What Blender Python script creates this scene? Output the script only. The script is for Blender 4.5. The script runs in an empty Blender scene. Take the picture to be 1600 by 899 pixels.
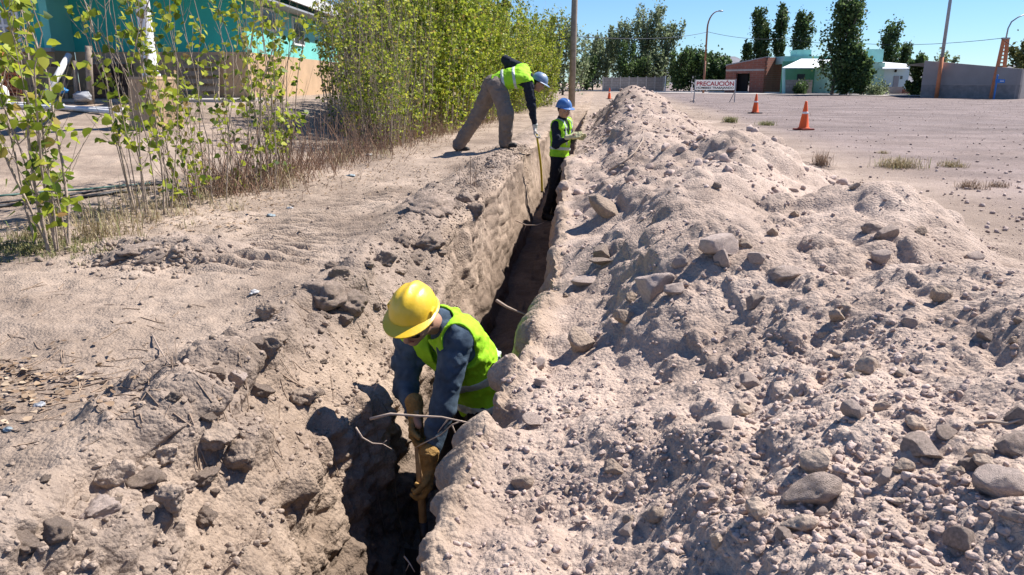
import bpy, bmesh, math, random
import numpy as np
from mathutils import Vector, Matrix
from math import radians as R, sin, cos, pi

SC = bpy.context.scene
COL = SC.collection
rng = np.random.default_rng(11)
random.seed(11)

# ------------------------------------------------------------------ camera
CAM_H = 1.15
PITCH = R(15.3)
FPX = 1170.0
cam_data = bpy.data.cameras.new('camera')
cam_data.sensor_width = 36.0
cam_data.lens = 36.0 * FPX / 1600.0
cam_data.clip_start = 0.05
cam_data.clip_end = 3000.0
cam = bpy.data.objects.new('camera', cam_data)
cam.location = (0, 0, CAM_H)
cam.rotation_euler = (R(90) - PITCH, 0, 0)
COL.objects.link(cam)
SC.camera = cam

# ------------------------------------------------------------------ light
SUN = Vector((0.86, 0.46, 1.22)).normalized()
SUN_EL = math.asin(SUN.z)
SUN_AZ = math.atan2(SUN.x, SUN.y)
world = bpy.data.worlds.new('World')
SC.world = world
world.use_nodes = True
wn = world.node_tree
sky = wn.nodes.new('ShaderNodeTexSky')
sky.sky_type = 'NISHITA'
sky.sun_disc = False
sky.sun_elevation = SUN_EL
sky.sun_rotation = SUN_AZ
sky.altitude = 300
sky.air_density = 1.0
sky.dust_density = 0.0
sky.ozone_density = 3.0
bg = wn.nodes['Background']
bg.inputs['Strength'].default_value = 0.066
tint = wn.nodes.new('ShaderNodeMix')
tint.data_type = 'RGBA'
tint.blend_type = 'MULTIPLY'
tint.clamp_result = False
tint.inputs['Factor'].default_value = 1.0
tint.inputs['B'].default_value = (0.64, 0.87, 1.16, 1)
wn.links.new(sky.outputs[0], tint.inputs['A'])
wn.links.new(tint.outputs['Result'], bg.inputs['Color'])
sd = bpy.data.lights.new('sun', 'SUN')
sd.energy = 4.9
sd.angle = R(0.53)
sd.color = (1.0, 0.945, 0.89)
so = bpy.data.objects.new('sun', sd)
so.rotation_euler = SUN.to_track_quat('Z', 'Y').to_euler()
so.location = SUN * 60
COL.objects.link(so)
SC.view_settings.view_transform = 'Standard'
SC.view_settings.look = 'None'
SC.view_settings.gamma = 1
SC.view_settings.exposure = 0.9
SC.view_settings.use_curve_mapping = False

# ------------------------------------------------------------------ numeric helpers
def _hash(ix, iy, iz, k):
    h = (ix.astype(np.int64) * 374761393 + iy.astype(np.int64) * 668265263 + iz.astype(np.int64) * 2147483647 + k * 1274126177) & 0xFFFFFFFF
    h = ((h ^ (h >> 13)) * 1274126177) & 0xFFFFFFFF
    h = h ^ (h >> 16)
    return ((h & 0xFFFFFF).astype(np.float32)) / 16777216.0

def vnoise(x, y, z, k=0):
    """smooth value noise, about -1..1"""
    ix, iy, iz = np.floor(x), np.floor(y), np.floor(z)
    fx, fy, fz = [(a - b).astype(np.float32) for a, b in ((x, ix), (y, iy), (z, iz))]
    fx, fy, fz = [f * f * f * (f * (f * 6 - 15) + 10) for f in (fx, fy, fz)]
    out = 0
    for dx in (0, 1):
        wx = fx if dx else 1 - fx
        for dy in (0, 1):
            wy = fy if dy else 1 - fy
            for dz in (0, 1):
                wz = fz if dz else 1 - fz
                out = out + wx * wy * wz * _hash(ix + dx, iy + dy, iz + dz, k)
    return out * 2 - 1

def fbm(x, y, z, n=3, k=0, gain=0.5):
    s, a, f = 0, 1.0, 1.0
    for i in range(n):
        s = s + a * vnoise(x * f, y * f, z * f, k + i * 7)
        a *= gain
        f *= 2.03
    return s

def clods(x, y, z, cell, prob, rmin, rmax, k=0):
    """height of rounded lumps strewn through space (cell size in metres)"""
    X, Y, Z = x / cell, y / cell, z / cell
    ix, iy, iz = np.floor(X), np.floor(Y), np.floor(Z)
    out = np.zeros_like(X, dtype=np.float32)
    for dx in (-1, 0, 1):
        for dy in (-1, 0, 1):
            for dz in (-1, 0, 1):
                cx, cy, cz = ix + dx, iy + dy, iz + dz
                on = _hash(cx, cy, cz, k) < prob
                if not on.any():
                    continue
                idx = np.nonzero(on)
                a, b, c = cx[idx], cy[idx], cz[idx]
                px = a + _hash(a, b, c, k + 1)
                py = b + _hash(a, b, c, k + 2)
                pz = c + _hash(a, b, c, k + 3)
                r = rmin + (rmax - rmin) * _hash(a, b, c, k + 4) ** 2
                d2 = ((X[idx] - px) ** 2 + (Y[idx] - py) ** 2 + (Z[idx] - pz) ** 2) / (r * r)
                h = r * np.maximum(0, 1 - d2) ** 0.55
                out[idx] = np.maximum(out[idx], h)
    return out * cell

def sstep(a, b, x):
    t = np.clip((x - a) / (b - a), 0, 1)
    return t * t * (3 - 2 * t)

# ------------------------------------------------------------------ materials
def mat(name, color, rough=0.8, var=0.12, scale=8.0, bump=0.0, bscale=60.0, metallic=0.0, spec=0.3, color2=None, coat=0.0):
    m = bpy.data.materials.new(name)
    m.use_nodes = True
    nt = m.node_tree
    b = nt.nodes['Principled BSDF']
    b.inputs['Roughness'].default_value = rough
    b.inputs['Metallic'].default_value = metallic
    b.inputs['Specular IOR Level'].default_value = spec
    if coat:
        b.inputs['Coat Weight'].default_value = coat
        b.inputs['Coat Roughness'].default_value = 0.12
    tc = nt.nodes.new('ShaderNodeTexCoord')
    no = nt.nodes.new('ShaderNodeTexNoise')
    no.inputs['Scale'].default_value = scale
    no.inputs['Detail'].default_value = 6
    nt.links.new(tc.outputs['Object'], no.inputs['Vector'])
    rmp = nt.nodes.new('ShaderNodeValToRGB')
    c1 = [max(0, c * (1 - var)) for c in color]
    c2 = [min(1, c * (1 + var)) for c in color] if color2 is None else color2
    rmp.color_ramp.elements[0].position = 0.3
    rmp.color_ramp.elements[1].position = 0.7
    rmp.color_ramp.elements[0].color = (*c1, 1)
    rmp.color_ramp.elements[1].color = (*c2, 1)
    nt.links.new(no.outputs['Fac'], rmp.inputs[0])
    nt.links.new(rmp.outputs[0], b.inputs['Base Color'])
    if bump:
        n2 = nt.nodes.new('ShaderNodeTexNoise')
        n2.inputs['Scale'].default_value = bscale
        n2.inputs['Detail'].default_value = 5
        nt.links.new(tc.outputs['Object'], n2.inputs['Vector'])
        bp = nt.nodes.new('ShaderNodeBump')
        bp.inputs['Strength'].default_value = bump
        bp.inputs['Distance'].default_value = 0.02
        nt.links.new(n2.outputs['Fac'], bp.inputs['Height'])
        nt.links.new(bp.outputs[0], b.inputs['Normal'])
    return m

def leaf_mat(name, stops, trans=0.35, rough=0.5):
    """foliage: every leaf picks its own tint, light comes through"""
    m = bpy.data.materials.new(name)
    m.use_nodes = True
    nt = m.node_tree
    b = nt.nodes['Principled BSDF']
    out = nt.nodes['Material Output']
    g = nt.nodes.new('ShaderNodeNewGeometry')
    rmp = nt.nodes.new('ShaderNodeValToRGB')
    els = rmp.color_ramp.elements
    els[0].position, els[0].color = stops[0][0], (*stops[0][1], 1)
    els[1].position, els[1].color = stops[-1][0], (*stops[-1][1], 1)
    for p, c in stops[1:-1]:
        e = els.new(p)
        e.color = (*c, 1)
    nt.links.new(g.outputs['Random Per Island'], rmp.inputs[0])
    nt.links.new(rmp.outputs[0], b.inputs['Base Color'])
    b.inputs['Roughness'].default_value = rough
    b.inputs['Specular IOR Level'].default_value = 0.35
    tr = nt.nodes.new('ShaderNodeBsdfTranslucent')
    nt.links.new(rmp.outputs[0], tr.inputs['Color'])
    mx = nt.nodes.new('ShaderNodeMixShader')
    mx.inputs[0].default_value = trans
    nt.links.new(b.outputs[0], mx.inputs[1])
    nt.links.new(tr.outputs[0], mx.inputs[2])
    nt.links.new(mx.outputs[0], out.inputs['Surface'])
    return m

# ------------------------------------------------------------------ object helpers
def tag(o, label=None, cat=None, group=None, kind=None):
    if label: o['label'] = label
    if cat: o['category'] = cat
    if group: o['group'] = group
    if kind: o['kind'] = kind
    return o

def link(name, me, m=None, parent=None, loc=None, smooth=False):
    if m is not None:
        me.materials.append(m)
    if smooth:
        me.polygons.foreach_set('use_smooth', np.ones(len(me.polygons), dtype=bool))
    o = bpy.data.objects.new(name, me)
    COL.objects.link(o)
    if parent is not None:
        o.parent = parent
    if loc is not None:
        o.location = loc
    return o

def empty(name, loc=(0, 0, 0), rz=0.0):
    o = bpy.data.objects.new(name, None)
    o.empty_display_size = 0.2
    o.location = loc
    o.rotation_euler = (0, 0, rz)
    COL.objects.link(o)
    return o

def mesh_np(name, v, f):
    """mesh from an (n,3) array and an (m,3|4) array of indices"""
    me = bpy.data.meshes.new(name)
    v = np.ascontiguousarray(v, dtype=np.float32)
    f = np.ascontiguousarray(f, dtype=np.int32)
    k = f.shape[1]
    me.vertices.add(len(v))
    me.vertices.foreach_set('co', v.ravel())
    me.loops.add(f.size)
    me.loops.foreach_set('vertex_index', f.ravel())
    me.polygons.add(len(f))
    me.polygons.foreach_set('loop_start', np.arange(0, f.size, k, dtype=np.int32))
    me.polygons.foreach_set('loop_total', np.full(len(f), k, dtype=np.int32))
    me.update(calc_edges=True)
    return me

class MB:
    """collects plain shapes into one mesh"""
    def __init__(s):
        s.v, s.f = [], []
    def add(s, vs, fs):
        n = len(s.v)
        s.v += [tuple(p) for p in vs]
        s.f += [tuple(i + n for i in q) for q in fs]
        return s
    def box(s, c, d, rz=0.0, M=None):
        x, y, z = [k / 2 for k in d]
        M = M or (Matrix.Translation(c) @ Matrix.Rotation(rz, 4, 'Z'))
        p = [M @ Vector(q) for q in ((-x, -y, -z), (x, -y, -z), (x, y, -z), (-x, y, -z), (-x, -y, z), (x, -y, z), (x, y, z), (-x, y, z))]
        return s.add(p, [(3, 2, 1, 0), (4, 5, 6, 7), (0, 1, 5, 4), (1, 2, 6, 5), (2, 3, 7, 6), (3, 0, 4, 7)])
    def bar(s, a, b, w, h=None):
        a, b = Vector(a), Vector(b)
        q = (b - a).to_track_quat('Z', 'Y').to_matrix().to_4x4()
        return s.box(None, (w, h or w, (b - a).length), M=Matrix.Translation((a + b) / 2) @ q)
    def tube(s, pts, rad, n=8, cap=True):
        pts = [Vector(p) for p in pts]
        rad = rad if hasattr(rad, '__len__') else [rad] * len(pts)
        vs, fs = [], []
        up = Vector((0, 0, 1))
        t0 = (pts[1] - pts[0]).normalized()
        side = t0.cross(up if abs(t0.z) < 0.95 else Vector((1, 0, 0))).normalized()
        for i, p in enumerate(pts):
            t = (pts[min(i + 1, len(pts) - 1)] - pts[max(i - 1, 0)]).normalized()
            side = (side - t * side.dot(t)).normalized()
            o = t.cross(side)
            for k in range(n):
                a = 2 * pi * k / n
                vs.append(p + (side * cos(a) + o * sin(a)) * rad[i])
        for i in range(len(pts) - 1):
            for k in range(n):
                a, b = i * n + k, i * n + (k + 1) % n
                fs.append((a, b, b + n, a + n))
        if cap:
            fs.append(tuple(range(n))[::-1])
            fs.append(tuple(range((len(pts) - 1) * n, len(pts) * n)))
        return s.add(vs, fs)
    def lathe(s, prof, n=20, c=(0, 0, 0)):
        vs, fs = [], []
        for r, z in prof:
            for k in range(n):
                a = 2 * pi * k / n
                vs.append((c[0] + r * cos(a), c[1] + r * sin(a), c[2] + z))
        for i in range(len(prof) - 1):
            for k in range(n):
                a, b = i * n + k, i * n + (k + 1) % n
                fs.append((a, b, b + n, a + n))
        fs.append(tuple(range(n))[::-1])
        fs.append(tuple(range((len(prof) - 1) * n, len(prof) * n)))
        return s.add(vs, fs)
    def prism(s, poly, z0, z1):
        n = len(poly)
        vs = [(x, y, z0) for x, y in poly] + [(x, y, z1) for x, y in poly]
        fs = [tuple(range(n))[::-1], tuple(range(n, 2 * n))]
        for k in range(n):
            a, b = k, (k + 1) % n
            fs.append((a, b, b + n, a + n))
        return s.add(vs, fs)
    def build(s, name, m, parent=None, loc=None, smooth=False, bevel=0.0):
        me = bpy.data.meshes.new(name)
        me.from_pydata(s.v, [], s.f)
        bm = bmesh.new()
        bm.from_mesh(me)
        bmesh.ops.recalc_face_normals(bm, faces=bm.faces[:])
        if bevel:
            ed = [e for e in bm.edges if len(e.link_faces) == 2 and e.calc_face_angle(0) > 0.6]
            bmesh.ops.bevel(bm, geom=ed, offset=bevel, segments=2, profile=0.6, affect='EDGES')
        bm.to_mesh(me)
        bm.free()
        return link(name, me, m, parent, loc, smooth)

def ray(px, py):
    """direction of sight through a pixel of the 1600 x 899 photograph"""
    dx, dy = (px - 800) / FPX, (449.5 - py) / FPX
    return Vector((dx, cos(PITCH) + dy * sin(PITCH), -sin(PITCH) + dy * cos(PITCH)))

def at(px, py, Y):
    """the point that lies at world depth Y"""
    d = ray(px, py)
    return Vector((0, 0, CAM_H)) + d * (Y / d.y)
# ------------------------------------------------------------------ the ground: flat yard, trench and spoil heap in one sheet
def trench_x(y):
    return -0.707 + 0.11 * y

HEAPS = [  # across, along, height, spread across, spread along
    (1.75, 21.0, 0.47, 0.85, 3.4), (1.7, 16.5, 0.34, 0.75, 1.8), (1.5, 12.6, 0.22, 0.7, 1.4), (1.8, 10.2, 0.15, 0.7, 1.1),
    (2.42, 7.6, 0.36, 0.42, 0.75), (1.4, 7.0, 0.10, 0.5, 0.8), (2.45, 4.3, 0.34, 0.42, 0.5), (1.3, 4.9, 0.18, 0.32, 0.4), (1.15, 3.4, 0.14, 0.3, 0.35), (1.7, 6.1, 0.14, 0.3, 0.35), (1.0, 11.6, 0.16, 0.3, 0.5), (1.5, 14.6, 0.2, 0.4, 0.6), (1.3, 18.5, 0.2, 0.4, 0.8),
    (2.5, 2.4, 0.30, 0.7, 0.8), (1.3, 1.2, 0.05, 0.5, 0.6), (1.2, 9.3, 0.12, 0.4, 0.6), (2.5, 14.2, 0.02, 0.6, 1.3),
]

def base_height(u, y):
    """smooth height away from the cut; u is measured across the trench"""
    z = np.zeros_like(u)
    end = sstep(31, 25, y)
    crest = 0.31 * np.exp(-0.5 * (np.maximum(np.abs(u - 1.75) - 0.15, 0) / 0.62) ** 2) * sstep(-0.6, 0.6, y)
    for a, b, h, sa, sb in HEAPS:
        crest = crest + h * np.exp(-0.5 * ((u - a) / sa) ** 2 - 0.5 * ((y - b) / sb) ** 2)
    crest = crest * np.where(u > 0, sstep(0.25, 1.15, u) * 0.9 + 0.10, 0)
    z = z + crest * end
    z = z + 0.14 * np.exp(-0.5 * ((u - 0.42) / 0.16) ** 2 - 0.5 * ((y - 10.3) / 0.7) ** 2) * (u > 0)
    # crumbled shoulder on the left bank, wider close to the viewer
    jag = 0.10 * vnoise(y * 2.3, y * 0, y * 0, 77) + 0.05 * vnoise(y * 7.1, y * 0, y * 0, 78)
    near_s = sstep(6.4, 4.2, y) * (u < 0)
    z = z - near_s * (0.10 * sstep(-0.82, -0.74, u + jag) + 0.30 * sstep(-0.80, -0.38, u + jag * 0.5))
    z = z + 0.05 * np.exp(-0.5 * ((u + 0.72) / 0.2) ** 2) * end * (u < 0)
    z = z + 0.09 * np.exp(-0.5 * ((u + 0.8) / 0.28) ** 2 - 0.5 * ((y - 6.6) / 0.7) ** 2)
    z = z + 0.07 * np.exp(-0.5 * ((u + 1.0) / 0.5) ** 2 - 0.5 * ((y - 12.0) / 1.4) ** 2)
    z = z + 0.05 * np.exp(-0.5 * ((u + 2.15) / 0.45) ** 2 - 0.5 * ((y - 5.0) / 0.22) ** 2)
    # the yard of the teal house lies higher
    x = u + trench_x(y)
    z = z + 0.72 * sstep(8, 23, y) * sstep(-4.4, -7.6, x - 0.1 * y)
    # slow swell of the open gravel plain
    z = z + 0.05 * vnoise(x * 0.12, y * 0.10, x * 0, 91) * sstep(3.2, 6, np.abs(u))
    return z

def wall_k(W, Yg):
    return 0.55 + 0.4 * sstep(3.8, 6.0, Yg)

def build_ground():
    # rows along the trench
    y1 = np.exp(np.linspace(math.log(0.75), math.log(48), 1180))
    yr = np.concatenate([np.array([-40, -20, -10, -5, -2.5, -1.2, -0.5, 0.0, 0.3, 0.5, 0.62, 0.69]), y1,
                         48 * np.exp(np.linspace(0.012, math.log(2500 / 48.0), 120))])
    ny = len(yr)
    nl, nw, nf, nr, no = 330, 120, 40, 600, 34
    s = np.linspace(0, 1, nl)
    ncol = no + nl + nw + nf + nw + nr + no
    U = np.zeros((ny, ncol)); Z = np.zeros((ny, ncol)); W = np.zeros((ny, ncol))
    edge_n = vnoise(yr * 1.9, yr * 0, yr * 0, 3) * 0.05 + vnoise(yr * 6.1, yr * 0, yr * 0 + 3, 4) * 0.025
    edge_m = vnoise(yr * 1.4, yr * 0, yr * 0 + 9, 5) * 0.05 + vnoise(yr * 5.3, yr * 0, yr * 0 + 6, 6) * 0.02
    live = sstep(33, 30, yr) * sstep(-6, -3, yr)
    depth = (1.28 - 0.33 * sstep(4.0, 12.0, yr)) * live + 1e-4
    el = 0.40 + edge_n
    er = np.interp(yr, [1.2, 1.9, 2.5, 3.2, 4.0, 5.0, 6.5, 8, 10, 14], [0.30, 0.31, 0.36, 0.44, 0.48, 0.46, 0.42, 0.36, 0.30, 0.33]) + edge_m * 0.5
    fl = 0.25 + 0.02 * vnoise(yr * 0.9, yr * 0, yr * 0, 8)
    grow = np.linspace(0, 1, no + 1)
    for j in range(ny):
        y = yr[j]
        yy = max(y, 1.0)
        Lw, Rw = min(1.2 + 0.62 * yy, 17), min(2.3 + 0.62 * yy, 22)
        ul = -el[j] - (Lw - el[j]) * s[::-1] ** 1.35
        ol = -(Lw * np.exp(grow[:0:-1] * math.log(1500 / Lw)))
        ur = er[j] + (Rw - er[j]) * s_r
        orr = Rw * np.exp(grow[1:] * math.log(1500 / Rw))
        yl = np.full_like(ul, y)
        zl = base_height(ul, yl)
        zr = base_height(ur, np.full_like(ur, y))
        t = np.linspace(0, 1, nw + 2)[1:-1]
        bow = np.sin(t * pi) * 0.03
        wl_u = -el[j] + (el[j] - fl[j]) * t ** 1.1 - bow
        wl_z = zl[-1] + (-depth[j] - zl[-1]) * t
        fu = np.linspace(-fl[j], fl[j], nf)
        fz = np.full(nf, -depth[j])
        wr_u = fl[j] + (er[j] - fl[j]) * t ** 1.5 + bow * 0.5
        wr_z = -depth[j] + (zr[0] + depth[j]) * t
        U[j] = np.concatenate([ol, ul, wl_u, fu, wr_u, ur, orr])
        zo = base_height(ol, np.full_like(ol, y)); zp = base_height(orr, np.full_like(orr, y))
        Z[j] = np.concatenate([zo, zl, wl_z, fz, wr_z, zr, zp])
        W[j] = np.concatenate([np.zeros(no), sstep(-0.12, 0, ul + el[j]), np.ones(2 * nw + nf), sstep(0.12, 0, ur - er[j]), np.zeros(no)])
    Yg = np.repeat(yr[:, None], ncol, axis=1)
    # wobble of the whole line
    X = U + trench_x(Yg)
    # base normals in the cross-section
    du = np.gradient(U, axis=1); dz = np.gradient(Z, axis=1)
    nu, nz = -dz, du
    ln = np.sqrt(nu ** 2 + nz ** 2) + 1e-9
    nu, nz = nu / ln, nz / ln
    for _ in range(4):
        nu[:, 1:-1] = (nu[:, :-2] + nu[:, 1:-1] * 2 + nu[:, 2:]) / 4
        nz[:, 1:-1] = (nz[:, :-2] + nz[:, 1:-1] * 2 + nz[:, 2:]) / 4
    # zones
    left = (U < 0)
    spoil = np.where(U > 0, sstep(3.9, 2.7, U - 0.03 * Yg + 0.35 * vnoise(X * 0.9, Yg * 0.9, X * 0, 21)), 0) * sstep(31, 26, Yg)
    rough_l = sstep(-1.15, -0.75, U + 0.22 * vnoise(X * 1.5, Yg * 1.5, X * 0, 22)) * left * sstep(30, 26, Yg)
    p2 = np.exp(-0.5 * ((U + 2.15) / 0.42) ** 2 - 0.5 * ((Yg - 5.0) / 0.2) ** 2)
    rough_l = np.maximum(rough_l, sstep(0.25, 0.6, p2))
    rough_l = rough_l * (1 - wall_k(W, Yg) * W)
    face = sstep(5.0, 3.9, Yg) * sstep(-0.70, -0.56, U + 0.10 * vnoise(Yg * 3.1, X * 0, X * 0, 23)) * left
    rough_l = rough_l * (1 - 0.72 * face)
    lump = np.clip(np.maximum(np.maximum(spoil * (1 - W), rough_l), W * 0.8), 0, 1)
    fine = Yg < 60
    D = np.zeros_like(U, dtype=np.float64)
    near = np.nonzero((np.abs(U) < 26) & (Yg > -1) & (Yg < 60))
    x, y, z = X[near], Yg[near], Z[near]
    lm, wl, sp, rl = lump[near], W[near], spoil[near], rough_l[near]
    # warped coordinates give angular lumps
    hf1, hf2 = vnoise(x * 34, y * 34, z * 34, 36), vnoise(x * 34 + 9, y * 34, z * 34, 37)
    wx = x + 0.012 * hf1 + 0.05 * vnoise(x * 5, y * 5, z * 5, 31) + 0.018 * vnoise(x * 17, y * 17, z * 17, 34)
    wy = y + 0.012 * hf2 + 0.05 * vnoise(x * 5, y * 5, z * 5, 32) + 0.018 * vnoise(x * 17, y * 17, z * 17, 35)
    wz = z + 0.05 * vnoise(x * 5, y * 5, z * 5, 33)
    res = np.maximum(y, 1.0) * 0.0036
    def fade(size):
        return np.clip(size / (res * 2.2) - 0.6, 0, 1)
    d = np.zeros_like(x)
    top = 1 - wl
    uu = U[near]
    lip = np.where(uu > 0, 0.25 + 0.75 * sstep(0.35, 1.0, uu), 1.0)
    d += (0.115 * fbm(x * 1.15, y * 1.15, z, 2, 41)) * sp * top * lip
    d += 0.040 * fbm(x * 3.7, y * 3.7, z * 3.7, 3, 44) * np.maximum(sp * 0.75, rl * 0.9) * fade(0.2)
    d += (0.022 * fbm(x * 1.7, y * 1.7, z, 3, 47) + 0.016 * fbm(x * 7, y * 7, z, 3, 49) * fade(0.1)) * (1 - lm) * sstep(3.4, 2.6, uu - 0.1 * y)
    patch = sstep(-0.25, 0.45, vnoise(x * 0.8, y * 0.8, z * 0.8, 51))
    c1 = clods(wx, wy, wz, 0.34, 0.40, 0.16, 0.42, 60)
    c2 = clods(wx, wy, wz, 0.17, 0.30, 0.14, 0.44, 70)
    c3 = clods(wx, wy, wz, 0.075, 0.34, 0.14, 0.42, 80)
    c4 = clods(x, y, z, 0.034, 0.42, 0.15, 0.42, 90)
    d += c1 * lm * lip * (0.56 - 0.0 * rl) * (1 - 0.9 * wl) * 0.8 * fade(0.2)
    d += c2 * lm * lip * (0.22 + 0.75 * patch) * (1 - 0.2 * sp) * (1 - 0.85 * wl) * 0.9 * fade(0.09)
    d += c3 * np.maximum(lm * (0.35 + 0.65 * patch) * (1 - 0.7 * wl), 0.10 + 0.16 * patch) * 0.9 * fade(0.045)
    d += c4 * np.maximum(lm * (0.75 + 0.35 * patch), 0.15 + 0.45 * patch) * fade(0.018)
    d += 0.010 * fbm(x * 22, y * 22, z * 22, 2, 54) * (0.30 + 0.7 * lm) * fade(0.03)
    d += 0.0055 * fbm(x * 58, y * 58, z * 58, 2, 56) * (0.35 + 0.65 * lm) * fade(0.017)
    # the cut faces: ledges, pick marks running down, hollows
    d += wl * (0.040 * fbm(x * 2.3, y * 2.3, z * 2.0, 3, 101) + 0.026 * fbm(x * 9, y * 12, z * 2.4, 3, 104) * fade(0.06) + 0.010 * fbm(x * 30, y * 34, z * 7, 2, 107) * fade(0.03))
    def billow(q, k):
        return np.abs(vnoise(x * q + 3, y * q, z * q, k)) + 0.5 * np.abs(vnoise(x * q * 2.1, y * q * 2.1 + 5, z * q * 2.1, k + 1)) * fade(0.5 / q)
    d += wl * (0.030 * billow(8, 160) * fade(0.1) + 0.016 * billow(19, 163) * fade(0.05))
    crag = np.maximum(rl * (0.55 + 0.45 * patch), wl * (0.05 + 0.40 * sstep(6, 3.6, y)) * (uu < 0))
    d += crag * (0.085 * billow(4.2, 140) * fade(0.2) + 0.045 * billow(10.5, 143) * fade(0.09) + 0.020 * billow(26, 146) * fade(0.04))
    d += sp * top * lip * (-0.06 + 0.05 * billow(1.9, 170) + 0.045 * billow(4.1, 173) * fade(0.2))
    d += sp * top * patch * (0.020 * billow(7, 150) * fade(0.12) + 0.016 * billow(21, 153) * fade(0.045))
    hol = sstep(0.32, 0.75, vnoise(x * 3.3 + 7, y * 3.3, z * 3.6, 110))
    d -= (wl * 0.7 + rl * 0.3) * 0.10 * hol * sstep(6, 4, y)
    # loader tyre ribs pressed into the left bank
    ub = x - (-0.707 + 0.11 * y)
    track = np.exp(-0.5 * ((ub + 1.62 + 0.1 * np.sin(y * 1.2)) / 0.26) ** 2) * sstep(4.4, 4.9, y) * sstep(9.0, 8.0, y)
    track = np.maximum(track, 0.0 * np.exp(-0.5 * ((ub + 2.75 + 0.15 * np.sin(y * 0.9)) / 0.24) ** 2) * sstep(3.4, 4.0, y) * sstep(8.0, 7.0, y))
    d += 0.060 * track * (1 - lm) * np.clip(2.4 * np.sin(y * 40 + 5 * np.abs(ub + 1.62) + 2.2 * vnoise(x * 3, y * 3, z, 120)), -0.6, 0.9) * (0.4 + 0.6 * sstep(-0.3, 0.3, vnoise(x * 1.1, y * 1.1, z, 121)))
    D[near] = d
    nzf, nuf = nz, nu
    PX = X + nuf * D
    PZ = Z + nzf * D
    PY = Yg
    # fold a little along the trench too so the face is not ruled
    jj = np.zeros_like(U)
    jj[near] = wl * 0.03 * vnoise(x * 6, y * 6, z * 6, 130) * fade(0.1)
    PY = PY + jj
    v = np.stack([PX, PY, PZ], axis=-1).reshape(-1, 3)
    a = np.arange(ny * ncol).reshape(ny, ncol)
    f = np.stack([a[:-1, :-1], a[:-1, 1:], a[1:, 1:], a[1:, :-1]], axis=-1).reshape(-1, 4)
    me = mesh_np('ground', v, f)
    zone = np.zeros((ny * ncol, 4), dtype=np.float32)
    zone[:, 0] = spoil.ravel()
    zone[:, 1] = np.clip(np.maximum(W, face * 0.9), 0, 1).ravel()
    zone[:, 2] = rough_l.ravel()
    hump = np.zeros_like(U)
    hump[near] = np.clip((c2 * 9 + c3 * 14) * lm, 0, 1)
    zone[:, 3] = hump.ravel()
    at_ = me.attributes.new('zone', 'FLOAT_COLOR', 'POINT')
    at_.data.foreach_set('color', zone.ravel())
    return me

s_r = np.linspace(0, 1, 600) ** 1.12

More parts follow.
